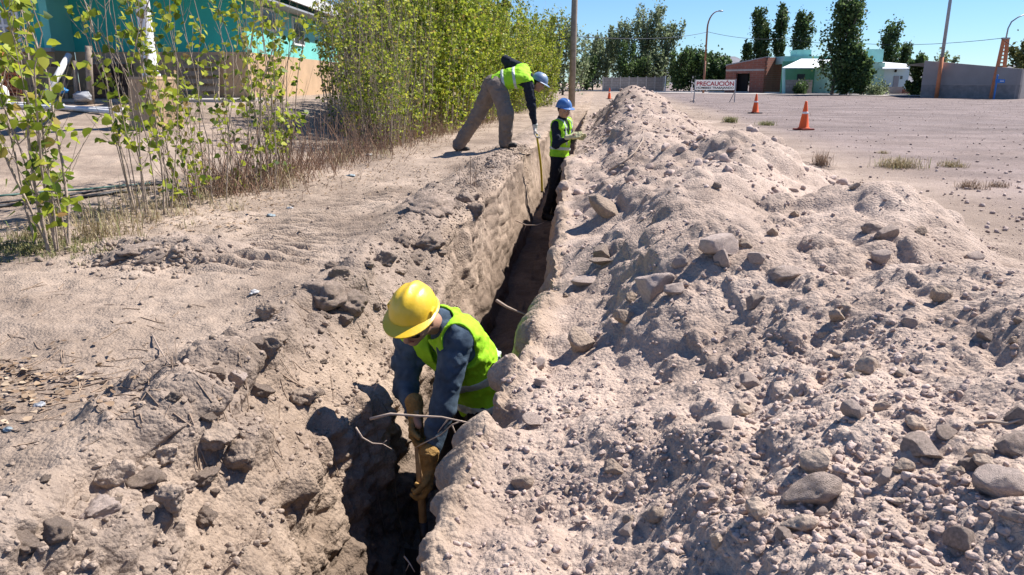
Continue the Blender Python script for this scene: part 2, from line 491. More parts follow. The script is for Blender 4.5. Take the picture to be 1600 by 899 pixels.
def soil_material():
    m = bpy.data.materials.new('dry_soil')
    m.use_nodes = True
    nt = m.node_tree
    N, L = nt.nodes, nt.links
    b = N['Principled BSDF']
    b.inputs['Roughness'].default_value = 0.95
    b.inputs['Specular IOR Level'].default_value = 0.12
    geo = N.new('ShaderNodeNewGeometry')
    def noise(scale, detail=6, rough=0.6):
        n = N.new('ShaderNodeTexNoise')
        n.inputs['Scale'].default_value = scale
        n.inputs['Detail'].default_value = detail
        n.inputs['Roughness'].default_value = rough
        L.new(geo.outputs['Position'], n.inputs['Vector'])
        return n.outputs['Fac']
    def ramp(src, p0, p1, c0, c1):
        r = N.new('ShaderNodeValToRGB')
        r.color_ramp.elements[0].position, r.color_ramp.elements[0].color = p0, (*c0, 1)
        r.color_ramp.elements[1].position, r.color_ramp.elements[1].color = p1, (*c1, 1)
        L.new(src, r.inputs[0])
        return r.outputs[0]
    def mix(fac, a, c):
        x = N.new('ShaderNodeMix')
        x.data_type = 'RGBA'
        if isinstance(fac, float): x.inputs['Factor'].default_value = fac
        else: L.new(fac, x.inputs['Factor'])
        L.new(a, x.inputs['A']); L.new(c, x.inputs['B'])
        return x.outputs['Result']
    def math_(op, a, c):
        x = N.new('ShaderNodeMath'); x.operation = op
        for i, q in enumerate((a, c)):
            if isinstance(q, (int, float)): x.inputs[i].default_value = q
            else: L.new(q, x.inputs[i])
        return x.outputs[0]
    at_ = N.new('ShaderNodeAttribute'); at_.attribute_name = 'zone'
    sep = N.new('ShaderNodeSeparateColor')
    L.new(at_.outputs['Color'], sep.inputs[0])
    big, mid, small, tiny = noise(0.55, 4), noise(3.2, 6), noise(38, 6, 0.7), noise(210, 3, 0.7)
    flat = ramp(mid, 0.3, 0.72, (0.355, 0.278, 0.220), (0.465, 0.37, 0.297))          # trodden tan dust
    grav = ramp(noise(16, 8, 0.75), 0.36, 0.66, (0.26, 0.205, 0.182), (0.43, 0.345, 0.308))   # gravel plain
    dust = ramp(mid, 0.32, 0.70, (0.435, 0.338, 0.276), (0.58, 0.466, 0.388))        # pinkish spoil
    cut = ramp(noise(5.5, 8, 0.7), 0.34, 0.68, (0.35, 0.268, 0.205), (0.54, 0.425, 0.33))
    clod = ramp(mid, 0.3, 0.7, (0.305, 0.242, 0.195), (0.44, 0.352, 0.288))
    px = N.new('ShaderNodeSeparateXYZ'); L.new(geo.outputs['Position'], px.inputs[0])
    far = N.new('ShaderNodeMapRange')
    far.inputs['From Min'].default_value, far.inputs['From Max'].default_value = 2.6, 4.6
    off = math_('SUBTRACT', px.outputs['X'], math_('MULTIPLY', px.outputs['Y'], 0.14))
    L.new(off, far.inputs['Value'])
    fy = N.new('ShaderNodeMapRange'); fy.inputs['From Min'].default_value, fy.inputs['From Max'].default_value = 6, 20
    L.new(px.outputs['Y'], fy.inputs['Value'])
    grav2 = ramp(noise(11, 8, 0.8), 0.36, 0.66, (0.19, 0.155, 0.148), (0.33, 0.272, 0.255))
    grav = mix(fy.outputs[0], grav, grav2)
    c = mix(far.outputs[0], flat, grav)
    wear = ramp(noise(1.15, 7, 0.68), 0.40, 0.60, (0.27, 0.21, 0.165), (0.50, 0.40, 0.318))
    wf = N.new('ShaderNodeMapRange'); wf.inputs['From Min'].default_value, wf.inputs['From Max'].default_value = 4.0, 1.5
    wf.inputs['To Max'].default_value = 0.6
    L.new(off, wf.inputs['Value'])
    c = mix(wf.outputs[0], c, wear)
    sv_ = N.new('ShaderNodeVectorMath'); sv_.operation = 'MULTIPLY'; sv_.inputs[1].default_value = (0.10, 0.9, 1)
    L.new(geo.outputs['Position'], sv_.inputs[0])
    st = N.new('ShaderNodeTexNoise'); st.inputs['Scale'].default_value = 1.0; st.inputs['Detail'].default_value = 5; L.new(sv_.outputs[0], st.inputs['Vector'])
    stc = ramp(st.outputs['Fac'], 0.35, 0.65, (0.86, 0.86, 0.87), (1.12, 1.11, 1.10))
    sx_ = N.new('ShaderNodeMix'); sx_.data_type = 'RGBA'; sx_.blend_type = 'MULTIPLY'; sx_.clamp_result = False
    L.new(far.outputs[0], sx_.inputs['Factor']); L.new(c, sx_.inputs['A']); L.new(stc, sx_.inputs['B'])
    c = sx_.outputs['Result']
    c = mix(sep.outputs[2], c, clod)
    c = mix(sep.outputs[0], c, dust)
    c = mix(sep.outputs[1], c, cut)
    damp_shade = ramp(noise(7, 6, 0.7), 0.3, 0.7, (0.15, 0.112, 0.085), (0.25, 0.192, 0.148))  # shade of the trench bottom put into the colour, with damp soil
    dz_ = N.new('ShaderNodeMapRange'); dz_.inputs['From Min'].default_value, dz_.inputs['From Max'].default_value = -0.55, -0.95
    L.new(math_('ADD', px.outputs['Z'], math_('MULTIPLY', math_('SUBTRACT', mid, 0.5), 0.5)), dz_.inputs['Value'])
    c = mix(dz_.outputs[0], c, damp_shade)
    pat = ramp(big, 0.40, 0.62, (0.76, 0.75, 0.74), (1.04, 1.04, 1.04))
    gr = ramp(small, 0.30, 0.70, (0.76, 0.76, 0.77), (1.13, 1.12, 1.10))
    tn = ramp(tiny, 0.32, 0.68, (0.84, 0.83, 0.83), (1.10, 1.10, 1.09))
    for k in (pat, gr, tn):
        x = N.new('ShaderNodeMix'); x.data_type = 'RGBA'; x.blend_type = 'MULTIPLY'; x.inputs['Factor'].default_value = 1.0
        x.clamp_result = False
        L.new(c, x.inputs['A']); L.new(k, x.inputs['B'])
        c = x.outputs['Result']
    L.new(c, b.inputs['Base Color'])
    vor = N.new('ShaderNodeTexVoronoi'); vor.inputs['Scale'].default_value = 75; L.new(geo.outputs['Position'], vor.inputs['Vector'])
    hgt = math_('ADD', math_('MULTIPLY', small, 0.5), math_('MULTIPLY', math_('SUBTRACT', 0.6, vor.outputs['Distance']), 0.35))
    hgt = math_('ADD', hgt, math_('MULTIPLY', tiny, 0.22))
    bp = N.new('ShaderNodeBump'); bp.inputs['Strength'].default_value = 0.9; bp.inputs['Distance'].default_value = 0.02
    L.new(hgt, bp.inputs['Height'])
    L.new(bp.outputs[0], b.inputs['Normal'])
    return m

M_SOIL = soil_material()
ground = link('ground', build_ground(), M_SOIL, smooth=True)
tag(ground, 'dry pinkish dirt ground with a narrow open trench and a long spoil heap', 'ground', kind='structure')
bpy.context.view_layer.update()

def gat(px, py):
    """where the line of sight through a pixel meets the ground"""
    ok, p, n, i = ground.ray_cast(Vector((0, 0, CAM_H)), ray(px, py).normalized())
    return p, n

def drop(x, y):
    """height of the ground below a spot"""
    ok, p, n, i = ground.ray_cast(Vector((x, y, 30)), Vector((0, 0, -1)))
    return p.z if ok else 0.0
# ------------------------------------------------------------------ plants
M_BARK = mat('sapling_bark', (0.34, 0.27, 0.21), 0.85, 0.3, 30, 0.3, 90)
M_LEAF = leaf_mat('poplar_leaves', [(0.0, (0.055, 0.10, 0.014)), (0.4, (0.23, 0.30, 0.026)), (0.75, (0.45, 0.51, 0.05)), (0.93, (0.48, 0.46, 0.07)), (1.0, (0.34, 0.20, 0.08))], 0.5)
M_TWIG = mat('dry_twigs', (0.30, 0.22, 0.16), 0.9, 0.35, 14)
M_STRAW = leaf_mat('dry_grass_blades', [(0, (0.16, 0.12, 0.06)), (0.5, (0.34, 0.27, 0.15)), (0.85, (0.46, 0.38, 0.24)), (1.0, (0.18, 0.22, 0.06))], 0.2, 0.8)
M_WEED = leaf_mat('weed_blades', [(0, (0.10, 0.12, 0.04)), (0.6, (0.22, 0.22, 0.08)), (1.0, (0.36, 0.30, 0.17))], 0.25, 0.8)

def tubes_np(paths, radii, n=4):
    """many thin tubes at once; paths (k, m, 3), radii (k, m)"""
    k, m, _ = paths.shape
    t = np.gradient(paths, axis=1)
    t /= np.linalg.norm(t, axis=2, keepdims=True) + 1e-9
    ref = np.where(np.abs(t[..., 2:3]) < 0.9, np.array([0, 0, 1.0]), np.array([1.0, 0, 0]))
    a = np.cross(t, ref); a /= np.linalg.norm(a, axis=2, keepdims=True) + 1e-9
    b = np.cross(t, a)
    ang = np.arange(n) * 2 * pi / n
    ring = a[:, :, None, :] * np.cos(ang)[None, None, :, None] + b[:, :, None, :] * np.sin(ang)[None, None, :, None]
    v = paths[:, :, None, :] + ring * radii[:, :, None, None]
    idx = np.arange(k * m * n).reshape(k, m, n)
    r = np.roll(idx, -1, axis=2)
    f = np.stack([idx[:, :-1], r[:, :-1], r[:, 1:], idx[:, 1:]], axis=-1).reshape(-1, 4)
    return v.reshape(-1, 3), f

def leaves_np(pos, size, g, droop=0.4, flat=0.5):
    """broad pointed leaves, each folded along its midrib (6 corners, 4 triangles as 2 quads)"""
    n = len(pos)
    th = g.uniform(0, 2 * pi, n)
    el = g.normal(-droop, flat, n)
    d = np.stack([np.cos(th) * np.cos(el), np.sin(th) * np.cos(el), np.sin(el)], 1)
    q = g.normal(size=(n, 3))
    if flat < 0.3: q = q * 0.25 + np.array([0, 0, 1.0])
    s = np.cross(d, q); s /= np.linalg.norm(s, axis=1, keepdims=True) + 1e-9
    u = np.cross(s, d)
    L = (size * g.uniform(0.6, 1.25, n))[:, None]
    fold = g.uniform(0.05, 0.35, n)[:, None]
    fl = L * fold
    p0 = pos
    p1 = pos + d * L * 0.14 + s * L * 0.42 + u * fl * 0.42
    p2 = pos + d * L * 0.52 + s * L * 0.40 + u * fl * 0.40
    p3 = pos + d * L * 1.05
    p4 = pos + d * L * 0.52 - s * L * 0.40 + u * fl * 0.40
    p5 = pos + d * L * 0.14 - s * L * 0.42 + u * fl * 0.42
    v = np.stack([p0, p1, p2, p3, p4, p5], 1).reshape(-1, 3)
    b = (np.arange(n) * 6)[:, None]
    f = np.concatenate([b + np.array([[0, 1, 2, 3]]), b + np.array([[0, 3, 4, 5]])], 0)
    return v, f

def stem_paths(g, k, height, base_r, splay, m=9, curve=0.25):
    th = g.uniform(0, 2 * pi, k)
    r0 = base_r * np.sqrt(g.uniform(0, 1, k))
    base = np.stack([np.cos(th) * r0, np.sin(th) * r0, np.full(k, -0.05)], 1)
    h = height * g.uniform(0.55, 1.0, k)
    lean = splay * g.uniform(0.1, 1.0, k)
    th2 = th + g.normal(0, 0.5, k)
    t = np.linspace(0, 1, m)
    P = np.zeros((k, m, 3))
    out = (t[None, :] ** 0.85) * (lean * h)[:, None]
    wob = np.cumsum(g.normal(0, 0.052, (k, m, 2)), axis=1) * (h[:, None, None] / 2.0)
    P[:, :, 0] = base[:, 0:1] + np.cos(th2)[:, None] * out + wob[:, :, 0] * t
    P[:, :, 1] = base[:, 1:2] + np.sin(th2)[:, None] * out + wob[:, :, 1] * t
    P[:, :, 2] = base[:, 2:3] + h[:, None] * t[None, :]
    return P, h

def sapling_meshes(seed, k=14, height=3.0, base_r=0.12, splay=0.22, twigs=6, leaf_n=500, leaf=0.055, low=0.12, thick=0.011, bias=1.0, sides=5):
    g = np.random.default_rng(seed)
    P, h = stem_paths(g, k, height, base_r, splay)
    rad = thick * g.uniform(0.5, 1.25, k)[:, None] * (1.0 - 0.78 * np.linspace(0, 1, P.shape[1])[None, :])
    V, F = tubes_np(P, rad, sides)
    # side twigs
    kt = k * twigs
    src = g.integers(0, k, kt)
    tt = g.uniform(0.15, 0.9, kt)
    fi = tt * (P.shape[1] - 1); i0 = fi.astype(int); fr = (fi - i0)[:, None]
    p0 = P[src, i0] * (1 - fr) + P[src, np.minimum(i0 + 1, P.shape[1] - 1)] * fr
    ln = g.uniform(0.15, 0.6, kt) * (1.1 - tt)
    a = g.uniform(0, 2 * pi, kt)
    mm = np.linspace(0, 1, 5)
    up = g.uniform(0.8, 1.8, kt)
    T = np.zeros((kt, 5, 3))
    T[:, :, 0] = p0[:, 0:1] + np.cos(a)[:, None] * ln[:, None] * mm * 0.7
    T[:, :, 1] = p0[:, 1:2] + np.sin(a)[:, None] * ln[:, None] * mm * 0.7
    T[:, :, 2] = p0[:, 2:3] + (ln * up)[:, None] * mm ** 1.25
    V2, F2 = tubes_np(T, np.repeat((thick * 0.32 * (1 - 0.6 * mm))[None, :], kt, 0), 3)
    stems = (np.concatenate([V, V2]), np.concatenate([F, F2 + len(V)]))
    # leaves sit on twigs and along the stems, in loose clusters
    nc = max(leaf_n // 4, 1)
    on_t = g.uniform(0, 1, nc) < 0.62
    ti = g.integers(0, kt, nc); tp = g.integers(1, 5, nc)
    c1 = T[ti, tp]
    si = g.integers(0, k, nc)
    sp = low + (1 - low) * g.uniform(0, 1, nc) ** bias
    fi = sp * (P.shape[1] - 1.001); i0 = fi.astype(int); fr = (fi - i0)[:, None]
    c2 = P[si, i0] * (1 - fr) + P[si, i0 + 1] * fr
    c = np.where(on_t[:, None], c1, c2)
    pos = np.repeat(c, 4, 0) + g.normal(0, 0.045, (nc * 4, 3))
    pos = pos[pos[:, 2] > 0.06]
    LV, LF = leaves_np(pos, leaf, g)
    return stems, (LV, LF)

def sapling(name, loc, label, group, meshes=None, rz=0.0, scale=1.0, cat='sapling'):
    t = empty(name, loc, rz)
    t.scale = (scale,) * 3
    tag(t, label, cat, group)
    a, b = meshes
    for nm, me in (('stems', a), ('leaves', b)):
        o = bpy.data.objects.new(nm, me)
        COL.objects.link(o)
        o.parent = t
    return t

def sapling_pair(*a, **k):
    (sv, sf), (lv, lf) = sapling_meshes(*a, **k)
    m1 = mesh_np('stems', sv, sf); m1.materials.append(M_BARK)
    m2 = mesh_np('leaves', lv, lf); m2.materials.append(M_LEAF)
    return m1, m2

NEAR = [  # base pixel, seed, options, label
    ((88, 386), 1, dict(k=10, height=2.7, base_r=0.13, splay=0.24, twigs=8, leaf_n=620, leaf=0.072, bias=0.9, thick=0.011), 'young poplar clump with sparse lime green leaves nearest the viewer at the left edge'),
    ((236, 336), 2, dict(k=11, height=3.1, base_r=0.22, splay=0.17, twigs=9, leaf_n=430, leaf=0.068, thick=0.0095), 'thin poplar clump rising in front of the white porch column'),
    ((308, 318), 3, dict(k=10, height=3.1, base_r=0.28, splay=0.15, twigs=12, leaf_n=640, bias=1.5, leaf=0.062, low=0.03, thick=0.009), 'poplar clump with leafy foot right of the porch column'),
    ((392, 296), 4, dict(k=11, height=3.2, base_r=0.32, splay=0.15, twigs=11, bias=1.6, leaf_n=540, leaf=0.064, low=0.03, thick=0.009), 'poplar clump standing before the corner of the teal house'),
    ((452, 272), 5, dict(k=11, height=3.5, base_r=0.34, splay=0.14, twigs=10, bias=1.3, leaf_n=560, leaf=0.064, low=0.03, thick=0.010), 'dark stemmed poplar clump before the turquoise side wall'),
]
for (px, sd_, kw, lb) in [(n[0], n[1], n[2], n[3]) for n in NEAR]:
    p, _n = gat(*px)
    sapling('poplar_sapling', p, lb, 'poplar saplings in the row', sapling_pair(sd_ + 40, **kw))

def hedge_x(y):
    return -4.0 + 0.105 * y + 0.0012 * y * y

VAR = [sapling_pair(60 + i, k=20, height=4.9, base_r=0.5, splay=0.15, twigs=9, leaf_n=3800 + 600 * (i % 3), leaf=0.074, low=0.03, thick=0.009, sides=3) for i in range(5)]
VARD = [sapling_pair(80 + i, k=46, height=4.4, base_r=0.6, splay=0.14, twigs=8, leaf_n=1700, leaf=0.062, low=0.02, thick=0.008, sides=3) for i in range(3)]
gh = np.random.default_rng(5)
y = 9.2
i = 0
while y < 41:
    for row in (0, 1, 2):
        if row == 2 and y < 13: continue
        yy = y + gh.uniform(-0.25, 0.25)
        xx = hedge_x(yy) - 0.35 - 0.75 * row + gh.uniform(-0.38, 0.38)
        if 800 + FPX * xx / (yy * cos(PITCH) + 0.3) < 540: continue
        dry = gh.uniform() < (0.9 if 800 + FPX * xx / (yy * cos(PITCH) + 0.3) < 640 else (0.35 if yy < 20 else 0.12))
        me = (VARD if dry else VAR)[int(gh.integers(0, 3 if dry else 5))]
        sapling('poplar_sapling', (xx, yy, drop(xx, yy)), 'dry brown stemmed poplar sapling in the dense hedge behind the bending worker' if dry else 'leafy lime green poplar sapling in the dense hedge behind the bending worker',
                'dry saplings in the hedge' if dry else 'leafy saplings in the hedge', me, gh.uniform(0, 6.28), gh.uniform(0.78, 1.16))
    y += 0.62 + 0.012 * y
    i += 1

def blades_np(g, pos, h, w, lean):
    n = len(pos)
    th = g.uniform(0, 2 * pi, n)
    d = np.stack([np.cos(th), np.sin(th), np.zeros(n)], 1)
    s = np.stack([-np.sin(th), np.cos(th), np.zeros(n)], 1)
    hh = (h * g.uniform(0.4, 1.2, n))[:, None]
    ww = (w * g.uniform(0.6, 1.3, n))[:, None]
    ll = (lean * g.uniform(0.1, 1.3, n))[:, None]
    z = np.array([[0, 0, 1.0]])
    a = pos - s * ww; b = pos + s * ww
    m = pos + z * hh * 0.6 + d * hh * ll * 0.4
    c, e = m + s * ww * 0.8, m - s * ww * 0.8
    t = pos + z * hh * (1 - 0.35 * ll) + d * hh * ll
    v = np.stack([a, b, c, e, t], 1).reshape(-1, 3)
    k = (np.arange(n) * 5)[:, None]
    f = np.concatenate([k + np.array([[0, 1, 2]]), k + np.array([[0, 2, 3]]), k + np.array([[3, 2, 4]])], 0)
    return v, f

# dry grass and undergrowth along the foot of the row
g = np.random.default_rng(21)
P = []
for _ in range(420):
    yy = 5.6 + 26 * g.uniform() ** 1.6
    xx = hedge_x(yy) + g.normal(-0.15, 0.34)
    zz = drop(xx, yy)
    n = int(g.integers(6, 30))
    q = np.stack([xx + g.normal(0, 0.06, n), yy + g.normal(0, 0.06, n), np.full(n, zz - 0.01)], 1)
    P.append(q)
hs_ = np.concatenate([np.full(len(q), 0.06 + 0.30 * g.uniform() ** 2.2) for q in P])
v, f = blades_np(g, np.concatenate(P), hs_, 0.0028, 1.0)
tag(link('dry_grass', mesh_np('dry_grass', v, f), M_STRAW), 'dry straw grass tangled along the foot of the sapling row', 'grass', kind='stuff')
# brown undergrowth that spreads from the row towards the trench
k = 2600
yy = 7.5 + 17 * g.uniform(0, 1, k) ** 1.3
xx = -4.0 + 0.105 * yy + 0.0012 * yy * yy + np.abs(g.normal(0, 0.42, k)) - 0.25
hh = (0.10 + 0.75 * g.uniform(0, 1, k) ** 1.8) * np.exp(-np.maximum(xx - (-4.0 + 0.105 * yy + 0.0012 * yy * yy) - 0.15, 0) * 1.1)
zz = np.array([drop(a, b) for a, b in zip(xx, yy)])
th = g.uniform(0, 2 * pi, k); ln_ = hh * g.uniform(0.1, 0.8, k)
mm_ = np.linspace(0, 1, 5)
TP = np.zeros((k, 5, 3))
TP[:, :, 0] = xx[:, None] + np.cos(th)[:, None] * ln_[:, None] * mm_ + np.cumsum(g.normal(0, 0.016, (k, 5)), 1)
TP[:, :, 1] = yy[:, None] + np.sin(th)[:, None] * ln_[:, None] * mm_ + np.cumsum(g.normal(0, 0.016, (k, 5)), 1)
TP[:, :, 2] = zz[:, None] - 0.03 + hh[:, None] * mm_ ** 0.9
v, f = tubes_np(TP, np.repeat((0.0045 * (1 - 0.65 * mm_))[None], k, 0), 3)
tag(link('undergrowth', mesh_np('undergrowth', v, f), mat('reddish_twigs', (0.25, 0.155, 0.105), 0.9, 0.4, 9)), 'reddish brown dry undergrowth along the foot of the saplings', 'undergrowth', kind='stuff')
# green patch under the nearest clump
P = []
for _ in range(260):
    px, py = g.normal(55, 48), g.normal(386, 9)
    p, n_ = gat(px, py)
    if p is None: continue
    n = 8
    P.append(np.stack([p.x + g.normal(0, 0.03, n), p.y + g.normal(0, 0.03, n), np.full(n, p.z - 0.005)], 1))
v, f = blades_np(g, np.concatenate(P), 0.05, 0.003, 0.9)
tag(link('green_grass', mesh_np('green_grass', v, f), M_WEED), 'short green grass under the nearest poplar clump', 'grass', kind='stuff')

# fallen leaves
M_LITTER = leaf_mat('fallen_leaves', [(0, (0.14, 0.09, 0.055)), (0.4, (0.28, 0.19, 0.12)), (0.75, (0.40, 0.29, 0.19)), (1, (0.50, 0.41, 0.30))], 0.1, 0.85)
P = []
for _ in range(230):
    p, n_ = gat(g.normal(50, 85), g.normal(600, 27))
    if p is not None: P.append((p.x, p.y, p.z + g.uniform(0.003, 0.02)))
for _ in range(3000):
    yy = 6 + 20 * g.uniform() ** 1.5
    xx = hedge_x(yy) + g.uniform(-0.8, 1.1)
    P.append((xx, yy, drop(xx, yy) + 0.012))
for _ in range(260):
    p, n_ = gat(g.normal(640, 60), g.normal(265, 18))
    if p is not None: P.append((p.x, p.y, p.z + 0.012))
P = np.array(P)
v, f = leaves_np(P, 0.028, g, 0.0, 0.29)
tag(link('leaf_litter', mesh_np('leaf_litter', v, f), M_LITTER), 'brown fallen leaves scattered on the dirt', 'leaves', kind='stuff')

# weeds on the plain and dry shrublets on the banks
def weed(px, py, h, n, m, label, spread=0.10, name='weed_tuft', lean=1.25, w=0.004):
    p, n_ = gat(px, py)
    gg = np.random.default_rng(int(px * 7 + py))
    n = int(n * 1.8) if n > 50 else n; w *= 0.7
    spread *= 0.6
    q = np.stack([gg.normal(0, spread, n), gg.normal(0, spread, n), np.full(n, -0.01)], 1)
    v, f = blades_np(gg, q, h, w, lean)
    o = link(name, mesh_np(name, v, f), m)
    o.location = p
    tag(o, label, 'weed', 'weeds on the dirt')
weed(1141, 191, 0.22, 160, M_WEED, 'green weed tuft on the plain left of the two orange cones', 0.16, w=0.008)
weed(1198, 196, 0.18, 130, M_WEED, 'low weed tuft between the two orange cones', 0.20, w=0.008)
weed(1282, 258, 0.26, 120, M_TWIG, 'dry twiggy weed at the right foot of the dirt mound', 0.10)
weed(1405, 262, 0.20, 240, M_STRAW, 'wide pale dry tuft on the plain right of the nearest cone', 0.22, w=0.005)
weed(1488, 261, 0.13, 120, M_STRAW, 'small dry tuft at the right of the widest dry tuft', 0.14, w=0.005)
weed(1515, 294, 0.13, 120, M_TWIG, 'flat brown tuft on the plain near the right edge', 0.13)
weed(1560, 292, 0.10, 90, M_TWIG, 'small brown tuft closest to the right edge of the plain', 0.11)
weed(1380, 240, 0.08, 70, M_STRAW, 'tiny tuft behind the widest dry tuft', 0.09)
weed(735, 290, 0.42, 26, M_TWIG, 'bare reddish shrublet at the trench edge below the bending worker', 0.07, 'dry_shrub', 0.7)
weed(268, 575, 0.16, 16, M_TWIG, 'thin bare twig bush on the near left dirt', 0.03, 'dry_shrub', 1.1, 0.002)

# trees across the road
M_TRUNK = mat('tree_bark', (0.16, 0.125, 0.10), 0.9, 0.3, 6, 0.4, 20)
M_DARK = leaf_mat('dark_poplar_foliage', [(0, (0.035, 0.065, 0.026)), (0.6, (0.085, 0.14, 0.045)), (1, (0.17, 0.24, 0.08))], 0.45)
M_GREY = leaf_mat('grey_green_foliage', [(0, (0.10, 0.13, 0.065)), (0.6, (0.20, 0.25, 0.125)), (1, (0.36, 0.41, 0.23))], 0.5)
M_OLIVE = leaf_mat('olive_foliage', [(0, (0.07, 0.08, 0.02)), (1, (0.22, 0.22, 0.07))], 0.3)

def far_tree(name, px, base_py, Y, top_py, width, m, label, seed, shape='column', n=3000, lean=0.06, leaf=0.26, group=None, limbs=9, low=0.08, dens=None):
    g = np.random.default_rng(seed)
    b = at(px, base_py, Y)
    b.z = drop(b.x, b.y)
    Ht = at(px, top_py, Y).z - b.z
    t = empty(name, b)
    n = int(n * 1.7); limbs = int(limbs * 1.6)
    tag(t, label, 'bush' if 'bush' in name or 'shrub' in name else 'tree', group)
    # trunk and limbs
    trunk = [(lean * Ht * (q ** 1.6) + 0.06 * sin(5 * q + seed), 0.05 * cos(4 * q + seed), Ht * q) for q in np.linspace(0, 0.93, 9)]
    mb = MB().tube(trunk, [max(0.02, Ht * 0.018 * (1 - 0.9 * q)) for q in np.linspace(0, 1, 9)], 6)
    tips = []
    for i in range(limbs):
        q = g.uniform(low * 0.8, 0.80)
        p0 = Vector((lean * Ht * q ** 1.6, 0, Ht * q))
        a = g.uniform(0, 2 * pi)
        if shape == 'column':
            rr = width * 0.5 * min(1.0, 0.45 + 3 * q) * (1.12 - 0.85 * q) * g.uniform(0.35, 1.0)
            top = min(Ht * 0.97, p0.z + Ht * g.uniform(0.18, 0.40))
        else:
            rr = width * 0.5 * g.uniform(0.35, 1.0)
            top = min(Ht * 0.97, p0.z + Ht * g.uniform(0.15, 0.42))
        p2 = Vector((p0.x + cos(a) * rr + lean * (top - p0.z), sin(a) * rr, top))
        p1 = p0.lerp(p2, 0.5) + Vector((cos(a) * rr * 0.22, sin(a) * rr * 0.22, -0.03 * Ht))
        mb.tube([p0, p1, p2], [Ht * 0.007, Ht * 0.005, 0.015], 4)
        tips.append((p0, p1, p2))
    tips.append((Vector(trunk[3]), Vector(trunk[6]), Vector(trunk[8])))
    mb.build('trunk', M_TRUNK, t, smooth=True)
    pos = []
    per = max(1, n // (len(tips) * 14))
    for (p0, p1, p2) in tips:
        for c in range(14):
            q = g.uniform(0.12, 1.05)
            p = (p0.lerp(p1, q * 2) if q < 0.5 else p1.lerp(p2, (q - 0.5) * 2))
            r = width * (0.10 if shape == 'column' else 0.072) * (1.3 - 0.95 * q) * g.uniform(0.5, 1.3)
            cc = np.array(p) + g.normal(0, width * 0.03, 3)
            k = int(per * g.choice([0.25, 0.7, 1.1, 1.9])) + 1
            e = g.normal(0, 1, (k, 3)) * np.array([r, r, r * (1.7 if shape == 'column' else 2.6)])
            pos.append(cc + e)
    pos = np.concatenate(pos)
    pos = pos[(pos[:, 2] > Ht * low * 0.5)]
    v, f = leaves_np(pos, leaf, g, -0.5)
    link('crown', mesh_np('crown', v, f), m, t)
    return t

TG = 'poplars across the road'
far_tree('poplar_tree', 1172, 141, 112, 14, 3.5, M_DARK, 'slim dark poplar leaning over the brick house, leftmost of four', 1, lean=0.05, group=TG, n=2600, limbs=11)
far_tree('poplar_tree', 1187, 141, 113, 32, 2.6, M_DARK, 'thinnest short poplar between two taller ones behind the brick house', 2, lean=0.03, group=TG, n=1800)
far_tree('poplar_tree', 1209, 141, 112, 6, 3.6, M_DARK, 'tall dense dark poplar behind the right end of the brick house', 3, lean=0.05, group=TG, n=2800, limbs=11)
far_tree('poplar_tree', 1241, 142, 110, 20, 4.4, M_DARK, 'wind ruffled poplar behind the white porch roof', 4, lean=0.08, group=TG, n=2400, limbs=9)
far_tree('poplar_tree', 1162, 141, 110, 62, 2.0, M_DARK, 'small dark poplar at the left end of the brick house roof', 5, lean=0.0, group=TG, n=1100)
far_tree('poplar_tree', 1300, 149, 73, -8, 4.9, M_DARK, 'big dark poplar in front of the pale green house', 6, lean=0.10, group=TG, n=3600, leaf=0.25, limbs=24, low=0.03)
far_tree('poplar_tree', 1322, 149, 72, 72, 3.4, M_DARK, 'shorter leafy poplar in front of the green house beside the big one', 7, lean=0.10, n=2600, leaf=0.24, group=TG, limbs=12, low=0.03)
far_tree('poplar_tree', 1345, 150, 71, 96, 2.4, M_DARK, 'bushy young poplar right of the tree pair at the green house', 8, lean=0.12, n=1500, leaf=0.22, group=TG, low=0.03)
far_tree('poplar_tree', 1375, 148, 98, 38, 4.2, M_DARK, 'windblown poplar rising behind the right part of the green house', 9, lean=0.05, n=2000, group=TG)
far_tree('poplar_tree', 1400, 148, 98, 68, 3.4, M_DARK, 'short windblown poplar behind the white lean-to roof', 10, lean=0.10, n=1200, group=TG)
far_tree('leafy_bush', 1427, 150, 70, 88, 2.0, M_DARK, 'dark bush between the green house and the grey wall', 11, 'round', n=1500, leaf=0.24, lean=0.12, low=0.02)
far_tree('leafy_bush', 1460, 148, 86, 88, 3.4, M_GREY, 'loose bush showing over the grey wall', 12, 'round', n=900, leaf=0.26, lean=0.05)
far_tree('leafy_bush', 1597, 148, 72, 66, 3.6, M_OLIVE, 'yellowish shrub tree behind the grey wall at the right edge', 13, 'round', n=1900, leaf=0.26, lean=0.0)
TA = 'mixed trees behind the concrete fence'
far_tree('elm_tree', 925, 141, 112, 58, 4.2, M_GREY, 'grey green tree at the left end of the far tree group', 14, 'round', n=2000, group=TA, limbs=12)
far_tree('elm_tree', 946, 141, 116, 40, 4.4, M_GREY, 'slender topped tree left of the tallest far tree', 15, 'round', n=2000, group=TA, limbs=12)
far_tree('elm_tree', 968, 141, 113, 32, 4.6, M_GREY, 'light green tree beside the tallest one behind the fence', 16, 'round', n=2200, group=TA, limbs=13)
far_tree('elm_tree', 1006, 141, 114, 8, 5.8, M_GREY, 'tallest grey green tree rising behind the concrete fence', 17, 'round', n=3600, group=TA, limbs=18)
far_tree('elm_tree', 1036, 141, 112, 36, 4.4, M_GREY, 'grey green tree at the right end of the concrete fence', 18, 'round', n=2200, group=TA, limbs=12)
far_tree('elm_tree', 985, 141, 109, 70, 5.0, M_DARK, 'dark low tree in the shade just behind the fence', 19, 'round', n=2200, group=TA, low=0.03)
far_tree('elm_tree', 1020, 141, 109, 82, 4.8, M_GREY, 'low bushy tree behind the fence right of the dark one', 20, 'round', n=1800, group=TA, low=0.03)
